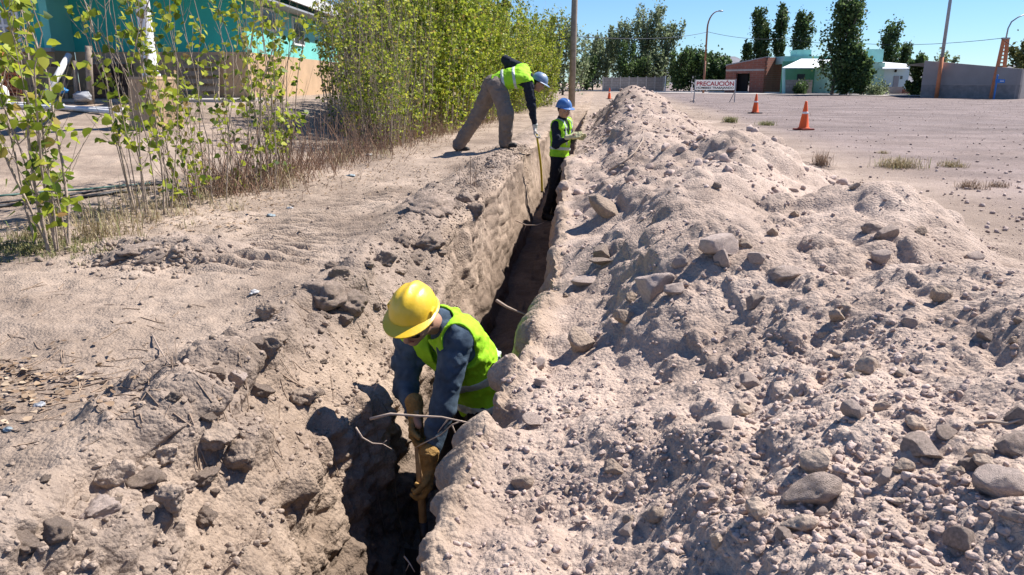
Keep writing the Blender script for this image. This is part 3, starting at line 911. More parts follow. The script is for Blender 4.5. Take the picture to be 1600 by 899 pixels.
far_tree('elm_tree', 912, 141, 108, 92, 3.6, M_DARK, 'dark bushy tree just right of the wooden pole', 21, 'round', n=1600, group=TA, low=0.02)
TS = 'dark shrubs beside the brick house'
for k, (px, tp, lb) in enumerate([(1058, 82, 'tallest dark shrub at the left of the shrub row by the brick house'), (1078, 80, 'dark shrub left of the curved lamp post'),
                                  (1096, 86, 'dark shrub just behind the lamp post foot'), (1114, 86, 'dark shrub right of the lamp post'), (1128, 98, 'dark shrub touching the brick house wall')]):
    far_tree('dark_shrub', px, 141, 100 + (k % 2) * 3, tp, 3.6, M_DARK, lb, 30 + k, 'round', n=2000, group=TS, low=0.02, leaf=0.28, limbs=10)
far_tree('leafy_bush', 1250, 148, 76, 131, 1.9, M_DARK, 'low round green bush before the porch of the green house', 40, 'round', n=900, leaf=0.16, low=0.02)
far_tree('leafy_bush', 1370, 150, 70, 138, 2.6, M_GREY, 'low scrub at the right foot of the green house', 41, 'round', n=700, leaf=0.16, low=0.02)
far_tree('leafy_bush', 880, 140, 75, 30, 5.2, M_GREY, 'pale leafy tree at the far end of the sapling row', 42, 'round', n=3000, leaf=0.22, low=0.03, limbs=14)
# ------------------------------------------------------------------ stones, clods and pebbles
M_ROCK = mat('stone_grey', (0.50, 0.395, 0.33), 0.93, 0.28, 5, 0.9, 24, spec=0.15)
M_PALE = mat('stone_pale', (0.56, 0.45, 0.385), 0.93, 0.18, 7, 0.8, 26, spec=0.15)
M_DARKROCK = mat('stone_dark', (0.36, 0.285, 0.232), 0.93, 0.3, 6, 0.9, 24, spec=0.15)
M_CLOD = mat('dirt_clod', (0.50, 0.395, 0.333), 0.96, 0.22, 9, 1.0, 30, spec=0.1)
M_CLODD = mat('damp_clod', (0.43, 0.335, 0.268), 0.96, 0.25, 9, 1.0, 30, spec=0.1)

def ico(sub):
    bm = bmesh.new()
    bmesh.ops.create_icosphere(bm, subdivisions=sub, radius=1.0)
    bm.verts.ensure_lookup_table()
    v = np.array([p.co[:] for p in bm.verts])
    f = np.array([[q.index for q in t.verts] for t in bm.faces])
    bm.free()
    return v, f

def rock_shape(seed, sub=3, cuts=9, rough=0.10):
    g = np.random.default_rng(seed)
    v, f = ico(sub)
    v = v.copy()
    for _ in range(cuts):
        n = g.normal(size=3); n /= np.linalg.norm(n)
        d = g.uniform(0.42, 0.85)
        over = np.maximum(v @ n - d, 0)
        v -= over[:, None] * n[None, :] * 0.93
    s = seed * 3.1
    k = rough * fbm(v[:, 0] * 1.7 + s, v[:, 1] * 1.7, v[:, 2] * 1.7, 2, seed) + rough * 0.5 * fbm(v[:, 0] * 5 + s, v[:, 1] * 5, v[:, 2] * 5, 2, seed + 3)
    v = v * (1 + k)[:, None]
    return v, f

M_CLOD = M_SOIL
ROCKS = {}
def rock_mesh(kind, i, m):
    key = (kind, i, m.name)
    if key not in ROCKS:
        if kind == 'rock': v, f = rock_shape(100 + i, 4, 11, 0.07)
        else:
            v, f = rock_shape(200 + i, 4, 6, 0.22)
            v = v * (1 + 0.07 * fbm(v[:, 0] * 8 + i, v[:, 1] * 8, v[:, 2] * 8, 2, 260 + i) - 0.12 * np.abs(vnoise(v[:, 0] * 3.3 + i, v[:, 1] * 3.3, v[:, 2] * 3.3, 270)))[:, None]
        me = mesh_np(kind, v, f)
        me.materials.append(m)
        me.polygons.foreach_set('use_smooth', np.ones(len(me.polygons), dtype=bool))
        ROCKS[key] = me
    return ROCKS[key]

def rock(px, py, wpx, hpx, label, m=None, kind='rock', group=None, seed=None, sink=0.30, tilt=0.25, pos=None, width=None):
    m = m or M_CLOD
    gg = np.random.default_rng(int(seed if seed is not None else px * 31 + py * 17))
    if pos is None:
        p, n = gat(px, py + hpx * 0.40)
        depth = p.y * cos(PITCH) + (CAM_H - p.z) * sin(PITCH)
        w = wpx / FPX * depth
        h = hpx / FPX * depth
    else:
        p, w, h = pos, width, width * gg.uniform(0.55, 0.9)
    o = bpy.data.objects.new(kind, rock_mesh(kind, int(gg.integers(0, 7)), m))
    sx, sz = w / 2, h / 2
    o.scale = (sx * 1.12, sx * gg.uniform(0.75, 1.05), sz * 1.15)
    o.rotation_euler = (gg.normal(0, tilt), gg.normal(0, tilt), gg.uniform(-0.5, 0.5) + (pi if gg.uniform() < 0.5 else 0))
    o.location = (p.x, p.y + sx * 0.25, p.z + sz * (1 - 2 * sink) + 0.0)
    COL.objects.link(o)
    return tag(o, label, 'rock' if kind == 'rock' else 'clod', group)

K = 'dirt_clod'
for a in [
    (665, 313, 76, 42, 'wide flat clod lying on the left bank halfway along the trench', M_CLODD, K),
    (728, 305, 30, 26, 'dark clod resting at the trench edge beside the wide flat clod', M_DARKROCK, K),
    (742, 326, 30, 26, 'dark crumbly clod overhanging the trench below the dry shrublet', M_CLODD, K),
    (712, 318, 22, 20, 'small dark clod between the flat clod and the overhanging one', M_DARKROCK, K),
    (416, 527, 62, 54, 'large blocky clod standing on the left bank beside the yellow helmet worker', M_CLOD, K),
    (371, 586, 36, 30, 'pale rounded clod in front of the large blocky clod', M_PALE, K),
    (404, 603, 40, 26, 'flat clod below the large blocky clod on the left bank', M_CLODD, K),
    (418, 485, 36, 36, 'upright clod behind the large blocky clod on the left bank', M_CLOD, K),
    (508, 455, 66, 48, 'big dark clod at the trench edge left of the yellow helmet', M_CLODD, K),
    (547, 462, 50, 44, 'dark clod right beside the yellow helmet on the trench edge', M_CLODD, K),
    (470, 612, 46, 40, 'rounded clod on the crumbled slope left of the crouching worker', M_CLOD, K),
    (528, 420, 30, 24, 'small clod on the bank behind the big dark clod', M_CLODD, K),
    (648, 398, 40, 28, 'brown clod on the bank edge above the sunlit trench wall', M_CLODD, K),
    (606, 398, 40, 30, 'dark rough clod left of the brown clod on the bank', M_DARKROCK, K),
    (668, 372, 46, 30, 'lumpy clod at the bank edge behind the brown clod', M_CLODD, K),
    (628, 372, 34, 24, 'grey clod behind the dark rough clod on the bank', M_CLODD, K),
    (330, 668, 60, 44, 'broad clod at the top of the crumbled slope nearest the left bank', M_CLOD, K),
    (372, 706, 70, 52, 'massive clod halfway down the crumbled slope', M_CLOD, K),
    (262, 700, 46, 34, 'clod at the flat edge of the near left bank', M_CLOD, K),
    (215, 742, 64, 46, 'large dark clod overhanging the near crumbled slope', M_CLODD, K),
    (150, 790, 54, 36, 'clod with a pale top on the near left edge', M_PALE, K),
    (90, 825, 50, 36, 'clod at the lower left of the picture on the bank edge', M_CLODD, K),
    (38, 845, 60, 34, 'flat grey clod in the lower left corner', M_CLODD, K),
    (208, 386, 60, 24, 'dark heaped clod in the patch right of the nearest poplar clump', M_DARKROCK, K),
    (240, 398, 50, 28, 'rough dark clod at the right of the dark clod patch', M_DARKROCK, K),
    (178, 400, 44, 24, 'low dark clod at the left of the dark clod patch', M_DARKROCK, K),
    (1131, 372, 78, 60, 'largest pale boulder in the middle of the spoil heap', M_PALE, 'rock'),
    (1131, 400, 28, 34, 'small upright stone leaning on the largest boulder', M_PALE, 'rock'),
    (1063, 405, 28, 22, 'bright whitish stone left of the largest boulder', M_PALE, 'rock'),
    (940, 390, 46, 32, 'dark stone on the spoil near the trench lip', M_DARKROCK, 'rock'),
    (944, 408, 44, 16, 'flat dark slab just below the dark stone', M_DARKROCK, 'rock'),
    (1022, 438, 66, 46, 'broad dusty boulder left of centre on the spoil heap', M_PALE, 'rock'),
    (1050, 449, 36, 28, 'stone tucked against the right of the broad dusty boulder', M_PALE, 'rock'),
    (980, 490, 44, 38, 'rounded stone below the broad dusty boulder', M_CLOD, 'rock'),
    (907, 528, 50, 54, 'tall rounded boulder near the trench lip beside the crouching worker', M_CLOD, 'rock'),
    (912, 436, 52, 26, 'pale flat slab near the trench lip', M_PALE, 'rock'),
    (950, 320, 62, 30, 'dusty boulder on the spoil beside the standing worker', M_CLOD, 'rock'),
    (882, 289, 18, 20, 'round pale stone at the lip by the legs of the standing worker', M_PALE, 'rock'),
    (869, 306, 20, 26, 'stone below the round one at the lip by the standing worker', M_PALE, 'rock'),
    (1385, 362, 42, 30, 'blocky stone at the crest of the nearest mound', M_ROCK, 'rock'),
    (1362, 354, 40, 24, 'grey stone left of the blocky stone on the crest', M_ROCK, 'rock'),
    (1440, 357, 26, 20, 'round stone right of the blocky stone on the crest', M_CLOD, 'rock'),
    (1180, 468, 34, 28, 'grey stone low on the spoil left of the long slab', M_ROCK, 'rock'),
    (1226, 428, 80, 30, 'long tilted slab on the spoil heap', M_ROCK, 'rock'),
    (1180, 398, 30, 22, 'pale stone right of the largest boulder', M_PALE, 'rock'),
    (1208, 360, 26, 18, 'small stone behind the long tilted slab', M_CLOD, 'rock'),
    (845, 596, 36, 18, 'flat stone on the lip right of the crouching worker', M_PALE, 'rock'),
    (836, 655, 42, 24, 'flat pale stone on the lip in front of the crouching worker', M_PALE, 'rock'),
    (842, 565, 34, 18, 'thin stone behind the flat stones on the lip', M_PALE, 'rock'),
    (1273, 760, 98, 50, 'long smooth grey stone at the lower right', M_ROCK, 'rock'),
    (1281, 712, 54, 44, 'lumpy stone above the long smooth grey stone', M_CLOD, 'rock'),
    (1227, 833, 38, 30, 'round stone below the long smooth grey stone', M_ROCK, 'rock'),
    (1121, 838, 34, 32, 'stone on the gravel left of the round stone at the bottom', M_CLOD, 'rock'),
    (1503, 840, 48, 46, 'oval stone near the bottom right', M_ROCK, 'rock'),
    (1572, 748, 80, 62, 'big pale boulder at the right edge', M_PALE, 'rock'),
    (1584, 690, 60, 48, 'dark boulder above the big one at the right edge', M_ROCK, 'rock'),
    (1590, 645, 44, 36, 'boulder topmost of the pile at the right edge', M_ROCK, 'rock'),
    (1446, 695, 78, 40, 'angular grey rock with a shaded underside', M_ROCK, 'rock'),
    (1477, 672, 42, 30, 'stone perched behind the angular grey rock', M_ROCK, 'rock'),
    (1512, 722, 40, 26, 'rough stone between the angular rock and the big boulder', M_ROCK, 'rock'),
    (1588, 803, 56, 28, 'flat pale stone below the big boulder at the right edge', M_PALE, 'rock'),
    (1286, 520, 24, 18, 'small stone alone on the smooth hollow of the spoil', M_CLOD, 'rock'),
    (1540, 520, 40, 26, 'half buried stone on the right of the spoil heap', M_ROCK, 'rock'),
    (1255, 815, 60, 28, 'long lumpy stone under the long smooth grey stone', M_CLOD, 'rock'),
    (1160, 640, 34, 26, 'half buried dusty stone in the lower middle of the spoil', M_CLOD, 'rock'),
    (958, 728, 34, 20, 'stone on the slope right of the twig over the trench', M_CLOD, 'rock'),
    (980, 826, 30, 20, 'small pale stone at the bottom middle', M_PALE, 'rock'),
]:
    rock(*a[:5], m=a[5], kind=a[6], sink=0.36 if a[6] == K else 0.30)

g = np.random.default_rng(77)
cnt = 0
while cnt < 48:
    px, py = g.uniform(700, 1600), 150 + 749 * g.uniform() ** 0.9
    p, n = gat(px, py)
    if p is None or p.y > 22: continue
    u = p.x - trench_x(p.y)
    if u < 0.42 or u > 3.6 or p.z < -0.03: continue
    w = min(0.03 + 0.08 * g.uniform() ** 3, 0.02 * p.y + 0.03)
    rock(px, py, 0, 0, 'dusty stone among the many small ones on the spoil heap', [M_CLOD, M_CLOD, M_PALE, M_CLOD][int(g.integers(0, 4))], 'rock', 'small stones on the spoil heap', cnt + 500, 0.28, pos=p, width=w)
    cnt += 1
cnt = 0
while cnt < 80:
    yy = 1.7 + 11 * g.uniform() ** 1.3
    u = -0.42 - abs(g.normal(0, 0.20)) - (0.12 if yy < 5 else 0)
    xx = u + trench_x(yy)
    z = drop(xx, yy)
    if z < -0.45: continue
    w = 0.03 + 0.07 * g.uniform() ** 2.0
    rock(0, 0, 0, 0, 'crumbly brown clod among the many along the left trench edge', [M_CLOD, M_CLODD, M_CLODD][int(g.integers(0, 3))], K, 'clods along the left trench edge', cnt + 900, 0.26, pos=Vector((xx, yy, z)), width=w)
    cnt += 1

# pebbles and crumbs nobody would count
PV, PF = zip(*[rock_shape(300 + i, 1, 8, 0.2) for i in range(6)])
PV2, PF2 = zip(*[rock_shape(320 + i, 2, 10, 0.2) for i in range(6)])
def scatter(pts, sizes, name, label, m, cat, sink=0.2, smooth=False):
    gg = np.random.default_rng(len(pts))
    pts = np.array(pts); sizes = np.array(sizes)
    V, F, off = [], [], 0
    for hi in (0, 1):
        sel_h = (sizes > 0.022) if hi else (sizes <= 0.022)
        for k in range(6):
            sel = np.nonzero(sel_h & (np.arange(len(pts)) % 6 == k))[0]
            n = len(sel)
            if n == 0: continue
            bv, bf = (PV2[k], PF2[k]) if hi else (PV[k], PF[k])
            a = gg.uniform(0, 2 * pi, n); b = gg.normal(0, 0.5, n)
            sc = sizes[sel][:, None] * 0.5 * np.stack([gg.uniform(0.85, 1.3, n), gg.uniform(0.8, 1.1, n), gg.uniform(0.55, 0.9, n)], 1)
            q = bv[None] * sc[:, None, :]
            y_, z_ = q[..., 1] * np.cos(b)[:, None] - q[..., 2] * np.sin(b)[:, None], q[..., 1] * np.sin(b)[:, None] + q[..., 2] * np.cos(b)[:, None]
            x_, y2 = q[..., 0] * np.cos(a)[:, None] - y_ * np.sin(a)[:, None], q[..., 0] * np.sin(a)[:, None] + y_ * np.cos(a)[:, None]
            w = np.stack([x_, y2, z_], -1) + pts[sel][:, None, :]
            w[..., 2] += (sizes[sel] * (0.3 - sink))[:, None]
            V.append(w.reshape(-1, 3))
            F.append((bf[None] + (np.arange(n) * len(bv))[:, None, None]).reshape(-1, 3) + off)
            off += n * len(bv)
    o = link(name, mesh_np(name, np.concatenate(V), np.concatenate(F)), m, smooth=smooth)
    return tag(o, label, cat, kind='stuff')

def pebble_mat(name, stops):
    m = mat(name, (0.35, 0.3, 0.26), 0.95, 0.2, 40, 0.4, 150, spec=0.12)
    nt = m.node_tree
    gn = nt.nodes.new('ShaderNodeNewGeometry')
    r = nt.nodes.new('ShaderNodeValToRGB')
    r.color_ramp.elements[0].color = (*stops[0], 1)
    r.color_ramp.elements[1].color = (*stops[-1], 1)
    for i, c in enumerate(stops[1:-1]):
        e = r.color_ramp.elements.new((i + 1) / (len(stops) - 1)); e.color = (*c, 1)
    nt.links.new(gn.outputs['Random Per Island'], r.inputs[0])
    nt.links.new(r.outputs[0], nt.nodes['Principled BSDF'].inputs['Base Color'])
    return m
M_PEB = pebble_mat('pebbles', [(0.34, 0.26, 0.222), (0.41, 0.317, 0.272), (0.46, 0.358, 0.31), (0.53, 0.42, 0.365)])
M_CRUMB = pebble_mat('dirt_crumbs', [(0.25, 0.195, 0.15), (0.33, 0.258, 0.205), (0.39, 0.308, 0.245)])

pts, sz = [], []
seeds = [(g.uniform(760, 1600), 180 + 720 * g.uniform()) for _ in range(150)]
cl = [(1180, 800), (1320, 830), (1250, 640), (1380, 540), (1300, 720), (1480, 770), (1040, 780), (880, 760), (1000, 700), (1120, 700), (1420, 620), (860, 600), (900, 640), (1200, 560)]
for _ in range(15000):
    if g.uniform() < 0.55:
        c = cl[int(g.integers(0, len(cl)))] if g.uniform() < 0.5 else seeds[int(g.integers(0, len(seeds)))]
        px, py = g.normal(c[0], 45), g.normal(c[1], 24)
    else:
        px, py = g.uniform(680, 1640), 150 + 760 * g.uniform() ** 0.8
    if not (0 < py < 920): continue
    p, n = gat(px, py)
    if p is None or p.y > 16 or p.z < -0.05: continue
    u = p.x - trench_x(p.y)
    if u < 0.36 or u > 3.8: continue
    s = 0.0034 + 0.026 * g.uniform() ** 8
    s = max(s, 0.0015 * p.y)
    pts.append(p[:]); sz.append(s)
for _ in range(2000):
    yy = 6 + 20 * g.uniform() ** 0.9
    u = 0.5 + 2.7 * g.uniform()
    xx = u + trench_x(yy)
    z = drop(xx, yy)
    pts.append((xx, yy, z)); sz.append(0.026 + 0.12 * g.uniform() ** 4)
for _ in range(2600):
    yy = 4.5 + 10 * g.uniform()
    u = 0.45 + 2.6 * g.uniform()
    xx = u + trench_x(yy)
    if vnoise(np.array([xx * 1.3]), np.array([yy * 1.3]), np.array([0.0]), 180)[0] < -0.1: continue
    pts.append((xx, yy, drop(xx, yy))); sz.append(0.014 + 0.035 * g.uniform() ** 2)
scatter(pts, sz, 'pebbles', 'small stones and dirt crumbs strewn over the spoil heap', M_PEB, 'pebbles')
pts, sz = [], []
for _ in range(9000):
    if g.uniform() < 0.8:
        yy = 1.4 + 12 * g.uniform() ** 1.6
        u = -0.36 - abs(g.normal(0, 0.34))
    else:
        yy = 1.4 + 9 * g.uniform() ** 1.4
        u = -0.5 - 3.5 * g.uniform()
    xx = u + trench_x(yy)
    z = drop(xx, yy)
    if z < -0.9: continue
    s = max(0.005 + 0.032 * g.uniform() ** 4, 0.0022 * yy)
    pts.append((xx, yy, z)); sz.append(s)
for _ in range(900):
    px, py = g.normal(215, 62), g.normal(398, 17)
    p, n = gat(px, py)
    if p is None: continue
    pts.append(p[:]); sz.append(0.008 + 0.05 * g.uniform() ** 5)
scatter(pts, sz, 'dirt_crumbs', 'brown dirt crumbs along the left bank', M_CRUMB, 'dirt crumbs')
pts, sz = [], []
for _ in range(3000):
    px, py = g.uniform(930, 1620), 148 + 240 * g.uniform() ** 1.3
    p, n = gat(px, py)
    if p is None or p.y > 75: continue
    if p.x - trench_x(p.y) < 3.4: continue
    pts.append(p[:]); sz.append(max(0.010 + 0.05 * g.uniform() ** 5, 0.0011 * p.y))
scatter(pts, sz, 'gravel', 'scattered gravel stones on the open plain', M_PEB, 'gravel', 0.1)
# ------------------------------------------------------------------ people
class Field:
    """a blended solid on a voxel grid, turned into one smooth surface"""
    def __init__(s, lo, hi, h):
        s.lo = np.array(lo, float); s.h = h
        s.n = np.ceil((np.array(hi, float) - s.lo) / h).astype(int) + 1
        s.v = np.full(s.n, 0.5, dtype=np.float32)
    def win(s, lo, hi, pad):
        a = np.clip(np.floor((np.array(lo) - pad - s.lo) / s.h).astype(int), 0, s.n - 1)
        b = np.clip(np.ceil((np.array(hi) + pad - s.lo) / s.h).astype(int) + 1, 1, s.n)
        sl = tuple(slice(i, j) for i, j in zip(a, b))
        ax = [s.lo[k] + s.h * np.arange(a[k], b[k]) for k in range(3)]
        return sl, np.meshgrid(*ax, indexing='ij')
    def put(s, sl, d, k, sub):
        v = s.v[sl]
        if sub:
            s.v[sl] = np.maximum(v, -d)
        else:
            hh = np.clip(0.5 + 0.5 * (v - d) / k, 0, 1)
            s.v[sl] = v * (1 - hh) + d * hh - k * hh * (1 - hh)
    def cap(s, a, b, ra, rb=None, k=0.025, sub=False, grow=0.0):
        rb = ra if rb is None else rb
        ra, rb = ra + grow, rb + grow
        a, b = np.array(a, float), np.array(b, float)
        r = max(ra, rb)
        sl, (X, Y, Z) = s.win(np.minimum(a, b) - r, np.maximum(a, b) + r, k + 3 * s.h)
        ab = b - a
        t = np.clip(((X - a[0]) * ab[0] + (Y - a[1]) * ab[1] + (Z - a[2]) * ab[2]) / (ab @ ab + 1e-9), 0, 1)
        d = np.sqrt((X - a[0] - ab[0] * t) ** 2 + (Y - a[1] - ab[1] * t) ** 2 + (Z - a[2] - ab[2] * t) ** 2) - (ra + (rb - ra) * t)
        s.put(sl, d.astype(np.float32), k, sub)
        return s
    def ell(s, c, r, axes=None, k=0.025, sub=False, grow=0.0):
        c = np.array(c, float); r = np.array(r, float) + grow
        A = np.eye(3) if axes is None else np.array([list(q) for q in axes])
        m = r.max()
        sl, (X, Y, Z) = s.win(c - m, c + m, k + 3 * s.h)
        P = np.stack([X - c[0], Y - c[1], Z - c[2]], -1) @ A.T
        q = np.sqrt(((P / r) ** 2).sum(-1)); q2 = np.sqrt(((P / r ** 2) ** 2).sum(-1)) + 1e-6
        d = q * (q - 1) / q2
        s.put(sl, d.astype(np.float32), k, sub)
        return s
    def cut(s, c, n):
        c = np.array(c, float); n = np.array(n, float); n = n / np.linalg.norm(n)
        ax = [s.lo[k] + s.h * np.arange(s.n[k]) for k in range(3)]
        d = ((ax[0] - c[0]) * n[0])[:, None, None] + ((ax[1] - c[1]) * n[1])[None, :, None] + ((ax[2] - c[2]) * n[2])[None, None, :]
        s.v = np.maximum(s.v, d.astype(np.float32))
        return s
    def folds(s, amp, freq, k=0, stretch=(1, 1, 1)):
        idx = np.nonzero(np.abs(s.v) < 0.05)
        X, Y, Z = [s.lo[i] + s.h * idx[i] for i in range(3)]
        n = fbm(X * freq * stretch[0], Y * freq * stretch[1], Z * freq * stretch[2], 3, 400 + k, 0.55)
        s.v[idx] += (amp * (1 - 2 * np.abs(n))).astype(np.float32) * 0.5 + (amp * 0.5 * n).astype(np.float32)
        return s
    def mesh(s, name, root):
        v = np.pad(s.v, 1, constant_values=0.5)
        S = v < 0
        cs = sum(S[i:S.shape[0] - 1 + i, j:S.shape[1] - 1 + j, k:S.shape[2] - 1 + k].astype(np.int8) for i in (0, 1) for j in (0, 1) for k in (0, 1))
        act = (cs > 0) & (cs < 8)
        I = np.argwhere(act)
        idx = np.full(act.shape, -1, dtype=np.int64)
        idx[act] = np.arange(len(I))
        acc = np.zeros((len(I), 3)); cnt = np.zeros(len(I))
        for ax in range(3):
            o = [0, 1]
            for p in o:
                for q in o:
                    a = np.zeros(3, int); b = np.zeros(3, int)
                    oth = [k for k in range(3) if k != ax]
                    a[oth[0]] = b[oth[0]] = p; a[oth[1]] = b[oth[1]] = q; b[ax] = 1
                    va = v[tuple((I + a).T)]; vb = v[tuple((I + b).T)]
                    m = (va < 0) != (vb < 0)
                    t = va / (va - vb + 1e-12)
                    pt = a[None, :] + t[:, None] * (b - a)[None, :]
                    acc[m] += pt[m]; cnt[m] += 1
        V = s.lo + s.h * (I + acc / np.maximum(cnt, 1)[:, None] - 1) - np.array(root)
        F = []
        for ax in range(3):
            sh = np.moveaxis(S, ax, 0); ix = np.moveaxis(idx, ax, 0)
            d = sh[1:, 1:-1, 1:-1] != sh[:-1, 1:-1, 1:-1]
            q = np.argwhere(d)
            i, j, k = q[:, 0], q[:, 1] + 1, q[:, 2] + 1
            f = np.stack([ix[i, j - 1, k - 1], ix[i, j, k - 1], ix[i, j, k], ix[i, j - 1, k]], 1)
            flip = sh[i, j, k]
            if ax == 1: flip = ~flip
            f[~flip] = f[~flip][:, ::-1]
            F.append(f)
        me = mesh_np(name, V, np.concatenate(F))
        return me

M_SKIN = mat('skin', (0.42, 0.235, 0.155), 0.55, 0.1, 30, 0.15, 200)
M_DENIM = mat('denim', (0.046, 0.078, 0.125), 0.9, 0.4, 13, 0.35, 260, color2=(0.105, 0.155, 0.21))
M_NAVY = mat('navy_cloth', (0.014, 0.018, 0.030), 0.9, 0.25, 20, 0.3, 200)
M_TAUPE = mat('taupe_cloth', (0.20, 0.16, 0.132), 0.9, 0.15, 14, 0.3, 200)
M_BLACK = mat('black_cloth', (0.016, 0.016, 0.019), 0.9, 0.25, 20, 0.3, 200)
M_NEON = mat('neon_vest', (0.33, 0.66, 0.02), 0.75, 0.06, 18, 0.25, 180)
M_STRIPE = mat('reflective_band', (0.50, 0.54, 0.50), 0.45, 0.1, 40, 0.2, 220, metallic=0.2)
M_YHAT = mat('yellow_helmet', (0.86, 0.55, 0.015), 0.40, 0.03, 14, 0.08, 50, color2=(0.80, 0.53, 0.05), spec=0.5, coat=0.25)
M_BHAT = mat('blue_helmet', (0.035, 0.14, 0.40), 0.42, 0.08, 14, 0.08, 50, color2=(0.10, 0.19, 0.38), spec=0.5, coat=0.25)
M_BHAT2 = mat('greyish_blue_helmet', (0.11, 0.19, 0.32), 0.42, 0.08, 14, 0.08, 50, color2=(0.19, 0.26, 0.36), spec=0.5, coat=0.25)
M_LGLOVE = mat('leather_glove', (0.34, 0.20, 0.065), 0.85, 0.25, 24, 0.5, 90)
M_WGLOVE = mat('cotton_glove', (0.60, 0.57, 0.52), 0.9, 0.1, 24, 0.4, 120)
M_CGLOVE = mat('cream_glove', (0.55, 0.52, 0.30), 0.9, 0.1, 24, 0.4, 120)
M_BOOT = mat('black_boot', (0.022, 0.020, 0.019), 0.6, 0.3, 24, 0.2, 90)
M_LENS = mat('dark_lens', (0.010, 0.010, 0.011), 0.12, 0.1, 5, spec=0.6)
M_HAIR = mat('dark_hair', (0.018, 0.014, 0.011), 0.7, 0.2, 60, 0.4, 200)
M_EYE = mat('eye', (0.55, 0.52, 0.48), 0.3, 0.05, 5)
M_LIP = mat('lips', (0.30, 0.12, 0.09), 0.5, 0.1, 20)

def unit(v): return Vector(v).normalized()

def frame(f, u):
    f = unit(f); u = Vector(u); u = (u - f * u.dot(f)).normalized()
    return f, u, f.cross(u).normalized()   # forward, up, right-hand side

def helmet(parent, root, c, f, u, m, s=1.0):
    f, u, r = frame(f, u)
    base = Vector(c) - Vector(root)
    P = lambda x, y, z: base + (r * x + f * y + u * z) * s
    A, B, Hh = 0.112, 0.138, 0.128
    nl, na = 40, 14
    vs, fs = [], []
    for i in range(na + 1):
        a = (pi / 2) * i / na
        ca, sa = cos(a) ** 0.80, sin(a)
        for k in range(nl):
            th = 2 * pi * k / nl
            x, y = A * ca * sin(th), B * ca * cos(th)
            z = Hh * sa
            rid = math.exp(-(x / 0.020) ** 2) * sa * 0.013 + (math.exp(-((abs(x) - 0.052) / 0.010) ** 2) * 0.005 * sa)
            q = 1.0 + (0.0 if i else 0.035)
            vs.append(P(x * q, y * q, z + rid))
    for i in range(na):
        for k in range(nl):
            a, b = i * nl + k, i * nl + (k + 1) % nl
            fs.append((a, b, b + nl, a + nl))
    n0 = len(vs)      # inner skin closes the shell
    for k in range(nl):
        th = 2 * pi * k / nl
        vs.append(P(A * 0.97 * sin(th), B * 0.97 * cos(th), 0.004))
    for k in range(nl):
        fs.append((k, (k + 1) % nl, n0 + (k + 1) % nl, n0 + k))
    top = len(vs); vs.append(P(0, 0, Hh * 0.86))
    for k in range(nl): fs.append((n0 + k, n0 + (k + 1) % nl, top))
    sh = MB().add(vs, fs).build('hard_hat', m, parent, smooth=True)
    # peak and rain rim
    vs, fs = [], []
    m_ = 44
    for k in range(m_):
        th = 2 * pi * k / m_
        front = max(0.0, cos(th)) ** 1.4
        e = 0.010 + 0.050 * front
        for (rr, zz) in ((0.0, 0.010), (1.0, 0.004 - 0.014 * front), (1.0, -0.001 - 0.014 * front), (0.0, 0.000)):
            vs.append(P((A * 1.01 + e * rr * 0.75) * sin(th), (B * 1.01 + e * rr) * cos(th), zz))
    for k in range(m_):
        for j in range(4):
            a, b = k * 4 + j, k * 4 + (j + 1) % 4
            c_, d_ = ((k + 1) % m_) * 4 + (j + 1) % 4, ((k + 1) % m_) * 4 + j
            fs.append((a, b, c_, d_))
    pk = MB().add(vs, fs).build('peak', m, sh, smooth=False)
    sl = MB()
    for sd_ in (-1, 1):
        M = Matrix((( *(r), 0), (*(f), 0), (*(u), 0), (0, 0, 0, 1))).transposed()
        M.translation = P(sd_ * 0.112, 0.015, 0.028)
        sl.box(None, (0.010 * s, 0.042 * s, 0.026 * s), M=M)
    sl.build('slot', m, sh, bevel=0.003)
    return sh

